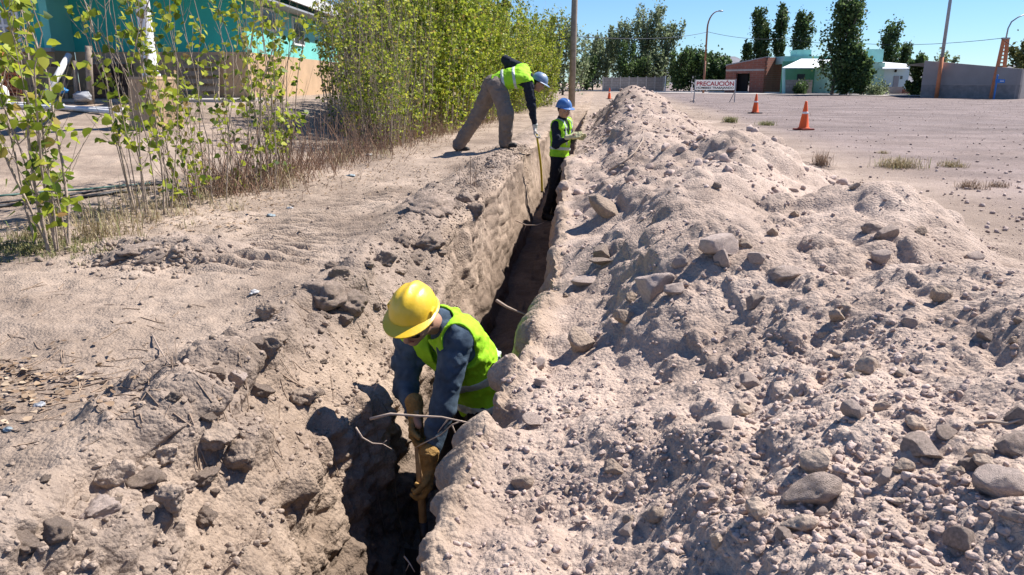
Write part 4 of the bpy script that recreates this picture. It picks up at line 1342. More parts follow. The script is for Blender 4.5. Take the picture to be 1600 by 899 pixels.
def glove(name, parent, root, W, f, n, side, curl, m, s=1.0, h=0.004, cuff=0.07, spread=0.0, cuff_r=0.040):
    """W wrist, f towards the fingers, n out of the palm, side towards the thumb"""
    f = unit(f); n = Vector(n); n = (n - f * n.dot(f)).normalized()
    t = Vector(side); t = (t - f * t.dot(f) - n * t.dot(n)).normalized()
    W = Vector(W)
    lo = [min(W[i] - 0.24 * s for _ in (0,)) for i in range(3)]; hi = [W[i] + 0.24 * s for i in range(3)]
    F = Field(lo, hi, h)
    kn = []
    for j, off in enumerate((0.034, 0.012, -0.011, -0.032)):
        kn.append(W + (f * (0.088 - 0.006 * abs(j - 1)) + t * off) * s)
    for q in kn:
        F.cap(W + (q - W) * 0.1, q, 0.022 * s, 0.016 * s, k=0.012)
    lens = ((0.044, 0.027, 0.021), (0.049, 0.030, 0.022), (0.045, 0.028, 0.021), (0.035, 0.021, 0.019))
    for j, q in enumerate(kn):
        p = q; a = curl * 0.55
        d0 = (f + t * spread * (1.2 - j * 0.8)).normalized()
        for i, L in enumerate(lens[j]):
            d = d0 * cos(a) + n * sin(a)
            e = p + d * L * s
            F.cap(p, e, (0.0125 - 0.001 * i) * s, (0.0115 - 0.001 * i) * s, k=0.004)
            p = e; a += curl * (0.9 - 0.12 * i) + 0.05 * j
    p = W + (f * 0.028 + t * 0.026 + n * 0.006) * s
    a1 = (f * 0.62 + t * 0.72 + n * 0.30).normalized(); e = p + a1 * 0.042 * s
    F.cap(p, e, 0.018 * s, 0.0145 * s, k=0.008)
    a2 = (f * 0.75 + t * 0.15 + n * (0.35 + 0.45 * curl)).normalized(); e2 = e + a2 * 0.032 * s
    F.cap(e, e2, 0.0140 * s, 0.012 * s, k=0.004)
    F.cap(e2, e2 + (a2 + n * 0.3 * curl).normalized() * 0.022 * s, 0.012 * s, 0.011 * s, k=0.004)
    if cuff: F.cap(W - f * cuff * s, W + f * 0.015 * s, cuff_r * s, 0.031 * s, k=0.012)
    F.folds(0.0025, 45)
    return link(name, F.mesh(name, root), m, parent, smooth=True)

def person(J, label, group, look, h=0.010, hh=0.007, vest_m=None):
    """J holds the joints in world space; look the materials"""
    root = Vector(J['root'])
    t = empty('person', root)
    tag(t, label, 'person', group)
    V = {k: (Vector(q) if k not in ('root',) else q) for k, q in J.items()}
    f, u, r = frame(V['hf'], V['hu'])
    hc, nk, pv = V['head'], V['neck'], V['pelvis']
    sl, sr, hl, hr = V['sl'], V['sr'], V['hl'], V['hr']
    sp = (nk - pv).normalized()
    right = (sr - sl).normalized()
    front = sp.cross(right); front = front.normalized()
    if front.dot(V['front']) < 0: front = -front
    pts = [V[k] for k in ('head', 'neck', 'pelvis', 'sl', 'sr', 'hl', 'hr', 'el', 'er', 'wl', 'wr', 'kl', 'kr', 'al', 'ar')]
    lo = [min(p[i] for p in pts) - 0.30 for i in range(3)]
    hi = [max(p[i] for p in pts) + 0.30 for i in range(3)]
    mid = pv.lerp(nk, 0.5) - front * V.get('hunch', Vector((0, 0, 0))).x
    chest = pv.lerp(nk, 0.74) - front * V.get('hunch', Vector((0, 0, 0))).x * 0.8
    def torso(F, g):
        k = 0.05
        F.cap(hl, hr, 0.098, 0.098, k, grow=g)
        for s_, h_ in ((sl, hl), (sr, hr)):
            inn = s_.lerp(chest, 0.34)
            F.cap(h_.lerp(mid, 0.12), mid.lerp(h_, 0.42), 0.098, 0.098, k, grow=g)
            F.cap(mid.lerp(h_, 0.42), inn.lerp(mid, 0.1), 0.100, 0.098, k, grow=g)
            F.cap(inn, s_.lerp(inn, 0.25), 0.078, 0.060, k, grow=g)
        F.cap(pv, mid, 0.112, 0.115, k, grow=g)
        F.cap(mid, chest, 0.115, 0.105, k, grow=g)
        F.cap(chest, nk, 0.095, 0.058, k, grow=g)
        return F
    def arms(F, g, upto=1.0, k=0.03):
        for s_, e_, w_ in ((sl, V['el'], V['wl']), (sr, V['er'], V['wr'])):
            F.cap(s_, e_, 0.060, 0.045, k, grow=g)
            F.cap(e_, e_.lerp(w_, upto), 0.046, 0.033, k, grow=g)
        return F
    def legs(F, g, k=0.03):
        for h_, k_, a_ in ((hl, V['kl'], V['al']), (hr, V['kr'], V['ar'])):
            F.cap(h_, k_, 0.090, 0.062, k, grow=g)
            F.cap(k_, a_, 0.060, 0.044, k, grow=g)
        return F
    # body: one continuous surface with head, face and limbs
    B = Field(lo, hi, hh)
    torso(B, -0.012); arms(B, -0.010); legs(B, -0.012)
    for w_, e_ in ((V['wl'], V['el']), (V['wr'], V['er'])):
        d = (w_ - e_).normalized()
        B.cap(w_, w_ + d * 0.07, 0.024, 0.018, 0.02)
    for a_, tz in ((V['al'], V['tl']), (V['ar'], V['tr'])):
        B.cap(a_, a_ + Vector(tz).normalized() * 0.13 - Vector((0, 0, 0.05)), 0.035, 0.025, 0.02)
    skull = hc + u * 0.022 - f * 0.008
    B.cap(nk, hc - u * 0.05 - f * 0.02, 0.056, 0.055, 0.03)
    B.ell(skull, (0.077, 0.098, 0.098), (r, f, u), 0.03)
    B.ell(hc - u * 0.050 + f * 0.022, (0.058, 0.068, 0.062), (r, f, u), 0.03)      # jaw
    B.ell(hc - u * 0.098 + f * 0.062, (0.026, 0.020, 0.018), (r, f, u), 0.02)      # chin
    B.cap(hc + u * 0.002 + f * 0.088, hc - u * 0.042 + f * 0.112, 0.009, 0.015, 0.012)  # nose
    B.cap(hc + u * 0.018 + f * 0.082 - r * 0.036, hc + u * 0.018 + f * 0.082 + r * 0.036, 0.012, 0.012, 0.014)  # brow
    for s_ in (-1, 1):
        B.ell(hc - u * 0.030 + f * 0.066 + r * s_ * 0.040, (0.022, 0.020, 0.022), (r, f, u), 0.02)  # cheeks
        B.ell(hc - u * 0.012 - f * 0.006 + r * s_ * 0.080, (0.010, 0.020, 0.032), (r, f, u), 0.010)  # ears
        B.ell(hc - u * 0.000 + f * 0.098 + r * s_ * 0.033, (0.014, 0.010, 0.008), (r, f, u), 0.008, sub=True)
    bo = link('body', B.mesh('body', root), M_SKIN, t, smooth=True)
    # hair
    Hf = Field(hc - Vector((0.2, 0.2, 0.2)), hc + Vector((0.2, 0.2, 0.2)), 0.008)
    Hf.ell(skull - f * 0.006 + u * 0.004, (0.083, 0.102, 0.102), (r, f, u), 0.01)
    Hf.cut(hc - f * 0.0 + u * 0.0, (f * 0.92 - u * 0.40)[:]).cut(hc - u * 0.055, (-u)[:])
    link('hair', Hf.mesh('hair', root), M_HAIR, t, smooth=True)
    # eyes and mouth
    eb = MB()
    if look.get('glasses'):
        g_ = Field(hc - Vector((0.2, 0.2, 0.2)), hc + Vector((0.2, 0.2, 0.2)), 0.005)
        for s_ in (-1, 1):
            g_.ell(hc - u * 0.004 + f * 0.102 + r * s_ * 0.036, (0.034, 0.012, 0.021), (r, f, u), 0.008)
            g_.cap(hc + u * 0.004 + f * 0.092 + r * s_ * 0.066, hc + u * 0.0 - f * 0.0 + r * s_ * 0.086, 0.0045, 0.0045, 0.004)
        link('sunglasses', g_.mesh('sunglasses', root), M_LENS, t, smooth=True)
    else:
        for s_ in (-1, 1):
            c = hc + f * 0.094 + r * s_ * 0.033 - root
            e = MB().lathe([(0.0005, -0.011), (0.008, -0.007), (0.011, 0), (0.008, 0.007), (0.0005, 0.011)], 10, c).build('eye', M_EYE, t, smooth=True)
            MB().lathe([(0.0004, -0.005), (0.005, -0.003), (0.006, 0), (0.005, 0.003), (0.0004, 0.005)], 8, c + f * 0.0075).build('iris', M_HAIR, e, smooth=True)
    q = hc - u * 0.066 + f * 0.093 - root
    MB().tube([q - r * 0.024 - f * 0.006, q + f * 0.001, q + r * 0.024 - f * 0.006], [0.003, 0.006, 0.003], 8).build('mouth', M_LIP, t, smooth=True)
    # clothes
    S = Field(lo, hi, h)
    bag = look.get('bag', 0.0)
    torso(S, 0.006)
    S.cap(chest.lerp(nk, 0.7), nk + (hc - nk) * 0.18, 0.075, 0.070, 0.03)
    S.cut(nk + (hc - nk) * 0.42, (hc - nk)[:])
    S.cut(pv - sp * 0.06, (-sp)[:])
    b_ = 0.010 + bag * 0.4
    for s_, e_, w_ in ((sl, V['el'], V['wl']), (sr, V['er'], V['wr'])):
        S.cap(s_, e_, 0.060 + b_, 0.047 + b_ * 0.75, 0.03)
        S.cap(e_, e_.lerp(w_, 0.86), 0.047 + b_ * 0.75, 0.036 + b_ * 0.25, 0.03)
    S.folds(look.get('fold', 0.010), look.get('foldf', 11), 1)
    link('shirt', S.mesh('shirt', root), look['shirt'], t, smooth=True)
    T = Field(lo, hi, h)
    T.cap(hl, hr, 0.104, 0.104, 0.05)
    T.cap(pv, pv.lerp(mid, 0.55), 0.128, 0.128, 0.05)
    T.cut(pv + sp * 0.10, sp[:])
    legs(T, 0.016 + bag)
    T.folds(look.get('fold', 0.010) * 1.1, 9, 2)
    link('trousers', T.mesh('trousers', root), look['trousers'], t, smooth=True)
    Vs = Field(lo, hi, h)
    torso(Vs, 0.024)
    for s_ in (sl, sr): Vs.cap(s_.lerp(chest, 0.35), s_.lerp(chest, 0.08) + sp * 0.012, 0.090 + bag * 0.2, 0.084 + bag * 0.35, 0.03)
    Vs.cap(chest.lerp(nk, 0.5), nk, 0.088, 0.078, 0.03)
    Vs.cap(hl - sp * 0.10, hr - sp * 0.10, 0.128, 0.128, 0.05)
    Vs.folds(0.013, 7.5, 3)
    Vs.folds(0.006, 19, 5)
    Vs.cut(pv - sp * look.get('hem', 0.02), (-sp)[:])
    Vs.cut(nk + sp * 0.085, sp[:])
    Vs.cap(nk + (hc - nk) * 0.25, hc, 0.082, 0.11, sub=True)
    for s_, e_ in ((sl, V['el']), (sr, V['er'])):
        o = (s_ - chest).normalized()
        ed = (e_ - s_).normalized()
        Vs.cap(s_ + o * (0.085 + bag * 0.3), s_ + o * 0.080 - sp * 0.13 + front * 0.012, 0.078, 0.074, sub=True)
        Vs.cap(s_ + ed * (0.115 + bag * 0.3), e_, 0.078, 0.07, sub=True)
    Vs.cap(nk + front * 0.06, chest - sp * 0.10 + front * 0.16, 0.062, 0.024, sub=True)
    vo = link('vest', Vs.mesh('vest', root), look.get('vest', M_NEON), t, smooth=True)
    def band(c, n, w):
        G = Field(lo, hi, h)
        G.v = Vs.v - 0.005
        n = Vector(n).normalized()
        G.cut(c + n * w, n[:]); G.cut(c - n * w, (-n)[:])
        return link('reflective_stripe', G.mesh('reflective_stripe', root), M_STRIPE, vo, smooth=True)
    for q_ in look.get('bands', (0.18,)):
        band(pv.lerp(nk, q_), sp, 0.024)
    for off in look.get('straps', (-0.095, 0.095)):
        G = Field(lo, hi, h); G.v = Vs.v - 0.005
        c = nk + right * off
        G.cut(c + right * 0.022, right[:]); G.cut(c - right * 0.022, (-right)[:]); G.cut(pv.lerp(nk, 0.30), (-sp)[:])
        link('reflective_stripe', G.mesh('reflective_stripe', root), M_STRIPE, vo, smooth=True)
    # boots
    for a_, tz, k_ in ((V['al'], V['tl'], V['kl']), (V['ar'], V['tr'], V['kr'])):
        d = Vector(tz); d.z = 0; d.normalize()
        up = (k_ - a_).normalized()
        tip = a_ + Vector(tz).normalized() * 0.155 - Vector((0, 0, 0.045))
        heel = a_ - Vector(tz).normalized() * 0.05 - Vector((0, 0, 0.045))
        Fb = Field([min(a_[i], tip[i], heel[i]) - 0.14 for i in range(3)], [max(a_[i], tip[i], heel[i]) + 0.18 for i in range(3)], 0.008)
        Fb.cap(a_ + up * 0.10, a_ - up * 0.02, 0.058, 0.050, 0.03).cap(heel, tip, 0.042, 0.046, 0.03).cap(a_, tip.lerp(heel, 0.4), 0.05, 0.045, 0.03)
        Fb.cut(a_ - Vector((0, 0, 0.078)), (0, 0, -1))
        link('boot', Fb.mesh('boot', root), M_BOOT, t, smooth=True)
    helmet(t, root, hc + u * 0.040 - f * 0.002, f + u * look.get('hat_tilt', 0.0), u, look['hat'], look.get('hat_s', 1.0))
    return t, root

# --- worker crouching in the near trench
ctr = at(755, 622, 3.64)
SLv = at(714, 530, 3.32)
A = dict(root=(-0.25, 3.5, -1.22), head=at(648, 496, 3.25), neck=at(694, 505, 3.44), pelvis=ctr, sl=SLv, sr=SLv + Vector((-0.25, 0.26, -0.03)),
         hl=ctr + Vector((0.06, -0.07, 0)), hr=ctr + Vector((-0.06, 0.07, 0)), front=(-0.7, -0.6, -0.2),
         el=at(692, 637, 3.26), wl=at(672, 716, 3.18), er=at(634, 606, 3.48), wr=at(649, 650, 3.28),
         kl=ctr + Vector((-0.04, -0.16, -0.40)), kr=ctr + Vector((-0.16, 0.08, -0.41)), al=ctr + Vector((0.05, -0.10, -0.79)), ar=ctr + Vector((-0.10, 0.18, -0.79)),
         tl=(-0.5, -0.8, 0), tr=(-0.6, -0.7, 0), hf=(-0.30, -0.84, -0.42), hu=(-0.08, -0.42, 0.90), hunch=(0.03, 0, 0))
worker, wroot = person(A, 'worker in a yellow helmet and denim shirt bending in the near trench', None,
                       dict(shirt=M_DENIM, trousers=M_BLACK, hat=M_YHAT, glasses=True, bands=(0.12, 0.42), straps=(), hem=0.17, bag=0.03, fold=0.012, foldf=10, hat_s=0.95, hat_tilt=0.10), h=0.0065, hh=0.006)
WL, WR = Vector(A['wl']), Vector(A['wr'])
hand_l = glove('glove', worker, wroot, WL + Vector((-0.005, -0.01, -0.035)), (-0.03, -0.10, -1.0), (-0.75, -0.1, 0.1), (-0.1, -0.9, -0.2), 0.95, M_LGLOVE, 1.12, cuff=0.06, cuff_r=0.044)
hand_r = glove('glove', worker, wroot, WR, (0.1, -0.35, -0.9), (0.8, -0.5, 0.1), (-0.5, -0.8, 0.2), 0.95, M_LGLOVE, 1.1, cuff=0.06)

M_WOOD = mat('ash_handle', (0.46, 0.30, 0.15), 0.6, 0.2, 18, 0.2, 60)
M_STEEL = mat('dark_steel', (0.05, 0.05, 0.052), 0.5, 0.3, 18, 0.2, 60, metallic=0.6)
hb = at(660, 800, 3.19); ht = at(651, 660, 3.26)
ax = (hb - ht).normalized()
sv = empty('shovel', hb + ax * 0.42)
tag(sv, 'wooden handled shovel held upright by the worker in the near trench', 'shovel')
o_ = Vector(sv.location)
MB().tube([ht - ax * 0.06 - o_, hb + ax * 0.07 - o_], [0.018, 0.019], 12).build('handle', M_WOOD, sv, smooth=True)
MB().tube([hb + ax * 0.05 - o_, hb + ax * 0.20 - o_], [0.0225, 0.020], 12).build('socket', M_STEEL, sv, smooth=True)
vs, fs = [], []
for i in range(9):
    q = i / 8
    w = 0.10 * (1 if q < 0.55 else max(0.05, 1 - ((q - 0.55) / 0.45) ** 2))
    for j in range(7):
        s_ = j / 3 - 1
        vs.append(hb + ax * (0.19 + 0.25 * q) - o_ + Vector((s_ * w, 0.02 * (s_ * s_) - 0.01, 0)))
for i in range(8):
    for j in range(6):
        a = i * 7 + j; fs.append((a, a + 1, a + 8, a + 7))
bl = MB().add(vs, fs)
off = len(bl.v)
bl.v += [tuple(Vector(p) + Vector((0, 0.003, 0))) for p in bl.v[:off]]
bl.f += [tuple(i + off for i in q[::-1]) for q in bl.f[:]]
bl.build('blade', M_STEEL, sv, smooth=True)

# --- worker bending over the edge with a tape
fr = at(789, 229, 12.2); fr.z = drop(fr.x, fr.y) + 0.085
bk = at(716, 213, 12.75); bk.z = drop(bk.x, bk.y) + 0.085
dz = (fr.z - at(789, 229, 12.2).z)
L = lambda px, py, Y: at(px, py, Y) + Vector((0, 0, dz * 0.6))
Bj = dict(root=(fr.x, fr.y, fr.z - 0.085), head=L(841, 135, 12.25), neck=L(826, 124, 12.3), pelvis=L(774, 134, 12.35), sr=L(825, 134, 12.12), sl=L(817, 112, 12.50),
          hr=L(777, 139, 12.25), hl=L(770, 135, 12.47), front=(0.3, -0.1, -1), er=L(831, 170, 12.08), wr=L(836, 203, 12.1), el=L(790, 97, 12.62), wl=L(797, 122, 12.62),
          kr=(at(791, 184, 12.1) + Vector((0, 0, dz * 0.8))), ar=fr, kl=at(748, 178, 12.62), al=bk, tr=(0.95, -0.25, 0), tl=(0.9, -0.3, -0.12), hf=(0.86, -0.18, -0.42), hu=(0.45, -0.05, 0.9), hunch=(0.05, 0, 0))
bender, broot = person(Bj, 'worker in taupe trousers bending over the trench edge with a tape measure', None,
                       dict(shirt=M_NAVY, trousers=M_TAUPE, hat=M_BHAT2, bands=(0.26, 0.60), straps=(), hem=0.04, bag=0.046, fold=0.014, hat_s=1.0), h=0.011, hh=0.009)
glove('glove', bender, broot, Vector(Bj['wr']) + Vector((0.0, 0, 0.0)), (0.05, 0, -1), (0.8, -0.3, 0), (0.2, -0.9, 0), 0.8, M_WGLOVE, 1.15, 0.005, 0.03)
glove('glove', bender, broot, Bj['wl'], (-0.2, 0, -1), (0.2, 0.8, 0), (0.9, 0, 0), 0.4, M_WGLOVE, 1.05, 0.006, 0.03)

M_TAPE = mat('yellow_tape', (0.62, 0.44, 0.02), 0.45, 0.08, 20)
ta = Vector(Bj['wr']) + Vector((0.02, -0.03, -0.09))
tb = at(847, 300, 12.05)
tp = empty('tape_measure', tb)
tag(tp, 'yellow tape measure blade hanging from the glove into the trench', 'tape measure')
o_ = tb
pts = [ta.lerp(tb, q) + Vector((0.02 * sin(q * pi), 0, 0)) for q in np.linspace(0, 1, 12)]
vs, fs = [], []
for p in pts:
    for s_ in (-1, 0, 1):
        vs.append(p - o_ + Vector((0.017 * s_, 0.006 * s_ * s_, 0)))
    for s_ in (1, 0, -1):
        vs.append(p - o_ + Vector((0.017 * s_, 0.006 * s_ * s_ + 0.002, 0)))
for i in range(len(pts) - 1):
    for k in range(6):
        a, b = i * 6 + k, i * 6 + (k + 1) % 6
        fs.append((a, b, b + 6, a + 6))
MB().add(vs, fs).build('tape_blade', M_TAPE, tp, smooth=True)
MB().box((0, 0, 0), (0.05, 0.012, 0.02)).build('end_hook', M_STEEL, tp, bevel=0.002)

# --- worker standing in the far trench
fx = trench_x(11.75)
fl_ = -0.95
Cj = dict(root=(fx, 11.75, fl_), head=at(881, 172, 11.8), neck=at(878, 187, 11.88), pelvis=at(873, 243, 11.85), sr=at(869, 196, 11.74), sl=at(886, 192, 12.04),
          hr=at(871, 247, 11.77), hl=at(877, 247, 11.93), front=(0.8, -0.5, 0), er=at(868, 226, 11.66), wr=at(891, 214, 11.60), el=at(893, 219, 12.0), wl=at(900, 214, 11.74),
          kr=(fx + 0.06, 11.68, -0.46), kl=(fx + 0.14, 11.92, -0.45), ar=(fx - 0.05, 11.72, fl_ + 0.09), al=(fx + 0.10, 11.98, fl_ + 0.09), tr=(0.6, -0.8, 0), tl=(0.8, -0.4, 0),
          hf=(0.62, -0.74, -0.12), hu=(0.02, -0.06, 1), hunch=(0.0, 0, 0))
stander, sroot = person(Cj, 'worker in a blue helmet standing upright in the far trench', None,
                        dict(shirt=M_NAVY, trousers=M_BLACK, hat=M_BHAT, bands=(0.20,), straps=(-0.10, 0.10), hem=0.02, fold=0.012, hat_s=1.0), h=0.011, hh=0.007)
glove('glove', stander, sroot, Cj['wr'], (0.9, -0.1, 0.25), (0.1, 0.6, -0.4), (0.1, -0.2, 0.9), 0.35, M_CGLOVE, 1.1, 0.005, 0.05)
glove('glove', stander, sroot, Cj['wl'], (0.85, -0.5, 0.0), (-0.3, -0.5, 0.1), (0, 0, 0.9), 0.35, M_CGLOVE, 1.1, 0.005, 0.05)
# ------------------------------------------------------------------ road and far ridge
M_ROAD = mat('pale_road', (0.40, 0.36, 0.33), 0.95, 0.1, 0.6)
M_KERB = mat('kerb_concrete', (0.50, 0.47, 0.43), 0.95, 0.1, 3)
M_HILL = mat('far_hill', (0.15, 0.15, 0.165), 1.0, 0.2, 0.02)
edge = [(-90, 190), (-30, 150), (9, 108), (18, 88), (26, 74), (33, 64.5), (40, 57.5), (60, 44), (90, 30)]
vs, fs = [], []
for i, (x, y) in enumerate(edge):
    for k, w in enumerate(np.linspace(0, 1, 5)):
        x2, y2 = x + 2.0 * w, y + 9.0 * w
        vs.append((x2, y2, drop(x2, y2) + 0.05))
for i in range(len(edge) - 1):
    for k in range(4):
        a = i * 5 + k; fs.append((a, a + 5, a + 6, a + 1))
tag(MB().add(vs, fs).build('road', M_ROAD), 'pale dirt road across the far side of the plain', 'road', kind='structure')
kb = MB()
for (x, y), (x1, y1) in zip(edge[:-1], edge[1:]):
    n = 6
    for i in range(n):
        p = Vector((x + (x1 - x) * i / n + 2.0, y + (y1 - y) * i / n + 9.0, 0)); q = Vector((x + (x1 - x) * (i + 1) / n + 2.0, y + (y1 - y) * (i + 1) / n + 9.0, 0))
        p.z = drop(p.x, p.y) + 0.06; q.z = drop(q.x, q.y) + 0.06
        kb.bar(p, q, 0.18, 0.18)
tag(kb.build('kerb', M_KERB), 'low concrete kerb along the far side of the road', 'kerb', kind='structure')
hp = [(900, 128), (1000, 118), (1090, 100), (1128, 86), (1150, 90), (1180, 101), (1290, 104), (1355, 96), (1400, 97), (1440, 101), (1500, 112), (1560, 103), (1640, 100), (1760, 126)]
vs, fs = [], []
for i in range(0, 140):
    px = 900 + i * 6.2
    py = float(np.interp(px, [h[0] for h in hp], [h[1] for h in hp])) + 0.8 * sin(px * 0.13) + 0.6 * sin(px * 0.31)
    top = at(px, py, 950); foot = at(px, 131, 760); rear = at(px, 131, 1150)
    vs += [(foot.x, foot.y, -2), ((foot.x + top.x) / 2, (foot.y + top.y) / 2, top.z * 0.6), top[:], (rear.x, rear.y, -2)]
for i in range(139):
    for k in range(3):
        a = i * 4 + k; fs.append((a, a + 4, a + 5, a + 1))
tag(MB().add(vs, fs).build('hills', M_HILL, smooth=True), 'low grey blue ridge on the horizon', 'hills', kind='structure')

# ------------------------------------------------------------------ teal house on the left
M_TEAL_SHADED = mat('teal_plaster_shaded', (0.035, 0.37, 0.325), 0.85, 0.08, 1.5, 0.15, 60)  # house paint with the shade of the front walls put into its colour
M_TEAL_LIT = mat('teal_plaster_lit', (0.16, 0.52, 0.47), 0.85, 0.06, 1.5, 0.15, 60)  # same house paint, sunlight on the side walls put into its colour
M_TAN = mat('tan_plinth', (0.46, 0.32, 0.20), 0.9, 0.12, 2, 0.2, 50)
M_WHITE = mat('white_paint', (0.74, 0.74, 0.73), 0.6, 0.06, 4)
M_GREYP = mat('grey_paint', (0.30, 0.31, 0.33), 0.7, 0.08, 4)
M_GLASS = mat('window_glass', (0.05, 0.06, 0.07), 0.08, 0.2, 3, spec=0.6)
M_CURT = mat('net_curtain', (0.34, 0.36, 0.38), 0.9, 0.12, 14)
M_CONC = mat('concrete', (0.40, 0.375, 0.345), 0.92, 0.12, 2.5, 0.2, 40)
zb = 0.62
hs = empty('teal_house', (-10.0, 23.0, zb))
tag(hs, 'teal painted house with a brown plinth behind the saplings', 'house')
hl_ = Vector(hs.location)
def hbox(name, m, x0, x1, y0, y1, z0, z1, parent=hs, origin=None, bevel=0.0):
    o = origin or hl_
    c = Vector(((x0 + x1) / 2, (y0 + y1) / 2, (z0 + z1) / 2)) - o
    return MB().box(c, (x1 - x0, y1 - y0, z1 - z0)).build(name, m, parent, bevel=bevel)
hbox('wall', M_TEAL_SHADED, -12.8, -7.8, 23.0, 23.25, 2.02, 3.9)
hbox('wall', M_TEAL_LIT, -8.02, -7.8, 23.254, 36.0, 2.02, 3.9)
hbox('plinth', M_TAN, -12.8, -7.77, 22.97, 23.25, zb - 0.4, 2.018)
hbox('plinth', M_TAN, -8.02, -7.77, 23.254, 36.0, zb - 0.4, 2.018)
hbox('wall', M_TEAL_SHADED, -24.0, -13.03, 21.9, 22.15, 2.02, 3.9)
hbox('wall', M_TEAL_LIT, -13.026, -12.804, 21.9, 23.25, 2.02, 3.9)
hbox('plinth', M_TAN, -24.0, -12.804, 21.93, 22.15, zb - 0.4, 2.018)
hbox('plinth', M_TAN, -13.02, -12.81, 22.153, 22.967, zb - 0.4, 2.018)
hbox('wall_ledge', M_CONC, -24.0, -12.75, 21.72, 21.898, 1.98, 2.08)
rf = hbox('roof', M_GREYP, -24.4, -7.2, 21.3, 36.4, 3.902, 4.1)
hbox('fascia', M_WHITE, -7.198, -7.12, 21.3, 36.4, 3.72, 4.12, rf)
hbox('soffit', M_GREYP, -7.796, -7.2, 22.5, 36.4, 3.50, 3.56, rf)
hbox('porch_floor', M_CONC, -24.0, -6.9, 20.6, 22.9, zb - 0.5, zb + 0.1)
def hwin(x, y0, y1, z0, z1):
    w = hbox('window', M_WHITE, x - 0.02, x + 0.05, y0, y1, z0, z1)
    hbox('pane', M_GLASS, x + 0.052, x + 0.058, y0 + 0.07, (y0 + y1) / 2 - 0.03, z0 + 0.07, z1 - 0.07, w)
    hbox('pane', M_GLASS, x + 0.052, x + 0.058, (y0 + y1) / 2 + 0.03, y1 - 0.07, z0 + 0.07, z1 - 0.07, w)
hwin(-7.79, 24.6, 25.9, 2.75, 3.42)
hwin(-7.79, 28.0, 29.4, 2.45, 3.42)
wl_ = at(0, 62, 21.85).x; wr_ = at(34, 62, 21.85).x
w = hbox('window', M_WHITE, wl_ - 0.7, wr_, 21.84, 21.93, 2.25, 3.05)
for k in range(3):
    a = wl_ - 0.7 + 0.07 + k * (wr_ - wl_ + 0.7 - 0.07) / 3
    b = a + (wr_ - wl_ + 0.7 - 0.07) / 3 - 0.07
    hbox('pane', M_CURT, a, b, 21.832, 21.838, 2.32, 2.64, w)
    hbox('pane', M_CURT, a, b, 21.832, 21.838, 2.70, 2.98, w)
# detached porch column with a broad foot and the beam it carries
cb = at(246, 196, 15.2)
cb.z = drop(cb.x, cb.y) - 0.05
ft = MB()
for a, b, z0, z1 in ((0.36, 0.30, 0.0, 0.95), (0.31, 0.29, 0.95, 1.0)):
    p0 = [(sx * a, sy * a, z0) for sx, sy in ((-1, -1), (1, -1), (1, 1), (-1, 1))]
    p1 = [(sx * b, sy * b, z1 if z0 else 0.948) for sx, sy in ((-1, -1), (1, -1), (1, 1), (-1, 1))]
    ft.add(p0 + p1, [(3, 2, 1, 0), (4, 5, 6, 7), (0, 1, 5, 4), (1, 2, 6, 5), (2, 3, 7, 6), (3, 0, 4, 7)])
fo = ft.build('column_foot', M_TAN, hs, cb - hl_)
fo.rotation_euler = (0, 0, R(-27))
MB().lathe([(0.17, 1.0), (0.17, 1.05), (0.135, 1.07), (0.128, 2.2), (0.12, 3.1), (0.165, 3.12), (0.165, 3.2)], 20).build('column', M_WHITE, hs, cb - hl_, smooth=True)
MB().bar(Vector((cb.x, cb.y, cb.z + 3.3)) - hl_, Vector((cb.x - 1.4, 21.88, cb.z + 3.3)) - hl_, 0.22, 0.26).build('porch_beam', M_WHITE, hs)

# clutter under the porch
M_BRICK = mat('hollow_brick', (0.42, 0.15, 0.075), 0.9, 0.15, 6, 0.2, 40)
M_HOLE = mat('brick_hole', (0.10, 0.035, 0.02), 0.95, 0.1, 6)
M_GWOOD = mat('grey_wood', (0.26, 0.21, 0.165), 0.9, 0.25, 9, 0.3, 50)
M_PIPE = mat('white_pipe', (0.66, 0.65, 0.63), 0.5, 0.1, 9)
M_BLUE = mat('blue_tarp', (0.04, 0.22, 0.50), 0.5, 0.15, 12, 0.4, 40)
M_HOSE = mat('black_hose', (0.020, 0.021, 0.024), 0.5, 0.2, 9)
M_GHOSE = mat('green_hose', (0.05, 0.12, 0.10), 0.5, 0.2, 9)
M_RUST = mat('rusty_drum', (0.07, 0.045, 0.035), 0.8, 0.5, 6, 0.2, 40)
bk_me = MB().box((0, 0, 0.09), (0.33, 0.18, 0.18))
hole_me = MB()
for i in range(3):
    for j in range(2):
        hole_me.box((-0.105 + 0.105 * i, -0.0915, 0.05 + 0.08 * j), (0.08, 0.003, 0.055))
b0 = bk_me.build('brick', M_BRICK); h0 = hole_me.build('holes', M_HOLE, b0)
rowname = ['bottom', 'second', 'third', 'fourth', 'fifth', 'top']
bx = at(6, 140, 20.2).x
k = 0
for r_ in range(6):
    for c_ in range(3):
        if r_ == 5 and c_ == 2: continue
        if k == 0: o = b0
        else:
            o = b0.copy(); COL.objects.link(o)
            hh = h0.copy(); COL.objects.link(hh); hh.parent = o
        k += 1
        x = bx - 0.36 + c_ * 0.345 + 0.015 * sin(r_ * 3 + c_)
        o.location = (x, 20.2 + 0.02 * cos(r_ * 5 + c_), drop(bx, 20.2) + 0.20 + r_ * 0.185)
        tag(o, 'orange hollow brick, %s in the %s row of the stack under the window' % (['leftmost', 'middle', 'rightmost'][c_], rowname[r_]), 'brick', 'hollow bricks stacked under the window')
pb = empty('pallet', (bx, 20.2, drop(bx, 20.2)))
tag(pb, 'low wooden pallet under the hollow brick stack', 'pallet')
for i in range(5): MB().box((-0.55 + 0.275 * i, 0, 0.17), (0.2, 0.8, 0.025)).build('slat', M_GWOOD, pb)
